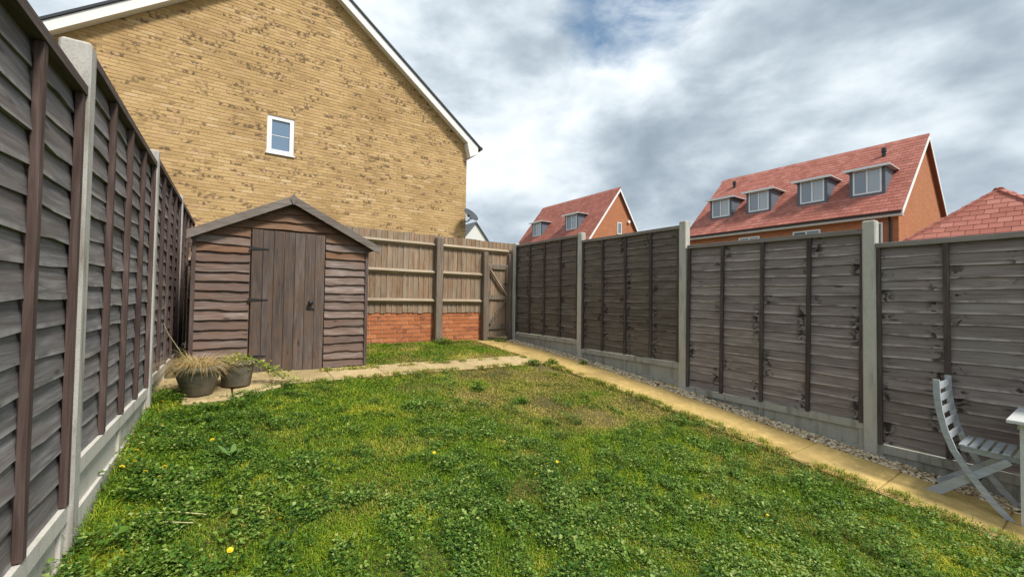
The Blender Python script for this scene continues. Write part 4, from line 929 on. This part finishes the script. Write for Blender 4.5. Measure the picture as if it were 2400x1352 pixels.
arcs(sg, 60, .13, .16, .5, .008, 'weed', 'green_shoots', (.1, -.3), .8, curl=1.2)
MB().tube([(-.02, .0, .2), (-.15, .02, .42), (-.23, .04, .56), (-.27, .06, .66)], [.002, .002, .0017, .001], 5).build('stalk', M['dead_stem'], sg)
lp = thing('lime_plant', 'lime green leafy plant trailing from the upright pot onto the path', 'plant', (.135, 5.03, gzf(.135, 5.03)+.03))
def leafy_plant():
    n = 520; q = rng.random(n); tr = q > .50
    ang = rng.uniform(0, 6.28, n); rad = .16*np.sqrt(rng.random(n)); x = np.cos(ang)*rad; y = np.sin(ang)*rad-.02; z = .23+rng.uniform(-.01, .12, n)*(1-rad/.24)
    f_ = rng.random(n)**.8; x = np.where(tr, .10+.40*f_+rng.normal(0, .035, n), x); y = np.where(tr, -.04-.02*f_+rng.normal(0, .05, n), y); z = np.where(tr, .23-.20*f_+rng.uniform(-.04, .07, n), z); z = np.maximum(z, .012)
    L = rng.uniform(.018, .038, n); a = rng.uniform(0, 6.28, n); t = rng.uniform(-.5, .9, n); dx, dy, dz = np.cos(a)*np.cos(t), np.sin(a)*np.cos(t), np.sin(t); sx, sy = -np.sin(a), np.cos(a); wd = L*.38
    P = lambda fr, s, k: np.stack([x+dx*L*fr+sx*wd*s, y+dy*L*fr+sy*wd*s, z+dz*L*fr+k*L], -1)
    V = np.stack([P(0, 0, 0), P(.45, -1, .1), P(.55, 0, 0), P(.45, 1, .1), P(1, 0, -.1)], 1); F = np.array([(0, 2, 1), (0, 3, 2), (1, 2, 4), (2, 3, 4)])[None]+(np.arange(n)*5)[:, None, None]
    ob('leaves', raw_mesh('leaves', V.reshape(-1, 3), F.reshape(-1, 3), M['lime'], {'rnd': np.repeat(rng.random(n), 5), 'dry': np.zeros(n*5)}), lp)
    for k in range(9):
        y0_ = random.uniform(-.08, .06); e_ = random.uniform(.25, .5)
        MB().tube([(0.02, y0_*.4, .20), (.12, y0_, .27), (.12+e_*.4, y0_-.02, .16), (.10+e_*.8, y0_-.04, .04)], .0025, 5).build('stem', M['stem'], lp)
leafy_plant()

# ------------------------------------------------------------------ folding chair and table by the right fence
def GL(x, y): return gzf(x, y)+.026
def chair():
    base = gzf(4.66, .62)+.0; t = thing('folding_chair', 'grey slatted wooden folding chair by the right fence', 'chair', (4.66, .62, base))
    XN, XF = 4.47-4.66, 4.85-4.66
    z = lambda zr: zr+CZ-base
    prof = [(.800, -.560), (.797, -.68), (.785, -.79), (.757, -.93), (.715, -1.06), (.650, -1.18), (.590, -1.275), (.520, -1.375), (.445, None)]
    for X in (XN, XF):
        pts = []
        for (yy, zz_) in prof: pts.append(Vector((X, yy-.62, (z(zz_) if zz_ is not None else GL(X+4.66, yy)-base+.001))))
        mb = MB(); wd, th = .037, .022; vs = []
        for i, p in enumerate(pts):
            d_ = (pts[min(i+1, len(pts)-1)]-pts[max(0, i-1)]).normalized(); nrm = Vector((0, -d_.z, d_.y))
            if i == len(pts)-1: nrm = Vector((0, 1, 0))*1.15
            for sx_, sn in ((-1, -1), (1, -1), (1, 1), (-1, 1)): vs.append(p+Vector((sx_*th/2, 0, 0))+nrm*sn*wd/2)
        fs = [(3, 2, 1, 0)]; m_ = len(pts)
        for i in range(m_-1):
            for j in range(4): k = (j+1) % 4; fs.append((4*i+j, 4*i+k, 4*i+4+k, 4*i+4+j))
        fs.append(tuple(4*(m_-1)+j for j in range(4))); mb.add(vs, fs).build('back_leg', M['chair'], t)
    for X in (XN+.030, XF-.030):
        yb = .838; g_ = GL(X+4.66, yb)-base
        mb = MB(); a = Vector((X, yb-.62, g_+.018)); b = Vector((X, .448-.62, z(-1.070))); d_ = (b-a).normalized(); nrm = Vector((0, -d_.z, d_.y)); hw = .021
        vs = []
        for sx_ in (-1, 1):
            o_ = Vector((sx_*.011, 0, 0)); vs += [Vector((X, yb-.62+.045, g_))+o_, Vector((X, yb-.62-.055, g_))+o_, b-nrm*hw*(1 if nrm.z > 0 else -1)+o_, b+nrm*hw*(1 if nrm.z > 0 else -1)+o_]
        mb.add(vs, [(0, 1, 2, 3), (7, 6, 5, 4), (0, 4, 5, 1), (1, 5, 6, 2), (2, 6, 7, 3), (3, 7, 4, 0)]).build('front_leg', M['chair'], t)
    for X in (XN+.052, XF-.052): MB().bar((X, .685-.62, z(-1.045)), (X, .285-.62, z(-1.045)-.012), .02, .04, (0, 0, 1)).build('seat_rail', M['chair'], t)
    for k in range(8):
        yy = .672-k*.053; MB().cbox(XN+.012, XF-.012, -.019, .019, 0, .014, .003).build('seat_slat', M['chair'], t).location = (0, yy-.62, z(-1.0235)-k*.0016)
    for k in range(5):
        yy, zz_ = ((.792, -.61), (.789, -.70), (.777, -.79), (.760, -.88), (.737, -.965))[k]
        MB().box(XN+.0115, XF-.0115, yy-.62-.007, yy-.62+.007, z(zz_)-.024, z(zz_)+.024).build('back_slat', M['chair'], t)
    MB().bar((XN+.042, .75-.62, z(-1.345)), (XF-.042, .75-.62, z(-1.345)), .028, .018).build('stretcher', M['chair'], t)
    MB().bar((XN+.0115, .60-.62, z(-1.262)), (XF-.0115, .60-.62, z(-1.262)), .014, .014).build('pivot_rod', M['iron'], t)
chair()
tb = thing('garden_table', 'pale grey slatted garden table cut off by the right edge', 'table', (4.62, .14, gzf(4.62, .14)))
tz = CZ-.76-gzf(4.62, .14)
for k in range(6): MB().cbox(-.30, .30, -.048, .048, tz-.022, tz, .003).build('table_slat', M['table'], tb).location = (.06, .262-k*.102, 0)
for X in (-.14, .20):
    MB().box(X-.012, X+.012, -.26, .27, tz-.07, tz-.0225).build('apron', M['table'], tb)
    for yy in (.235, -.235): MB().box(X-.02-.0125, X-.0125, yy-.022, yy+.022, gzf(4.62+X, .14+yy)+.024-gzf(4.62, .14), tz-.0228).build('leg', M['table'], tb)
for yy in (.235, -.235): MB().box(-.1398+.0125, .1998-.033, yy-.012, yy+.012, .16, .19).build('stretcher', M['table'], tb)
print('blades, weeds', NB, 'objects', len(bpy.data.objects))
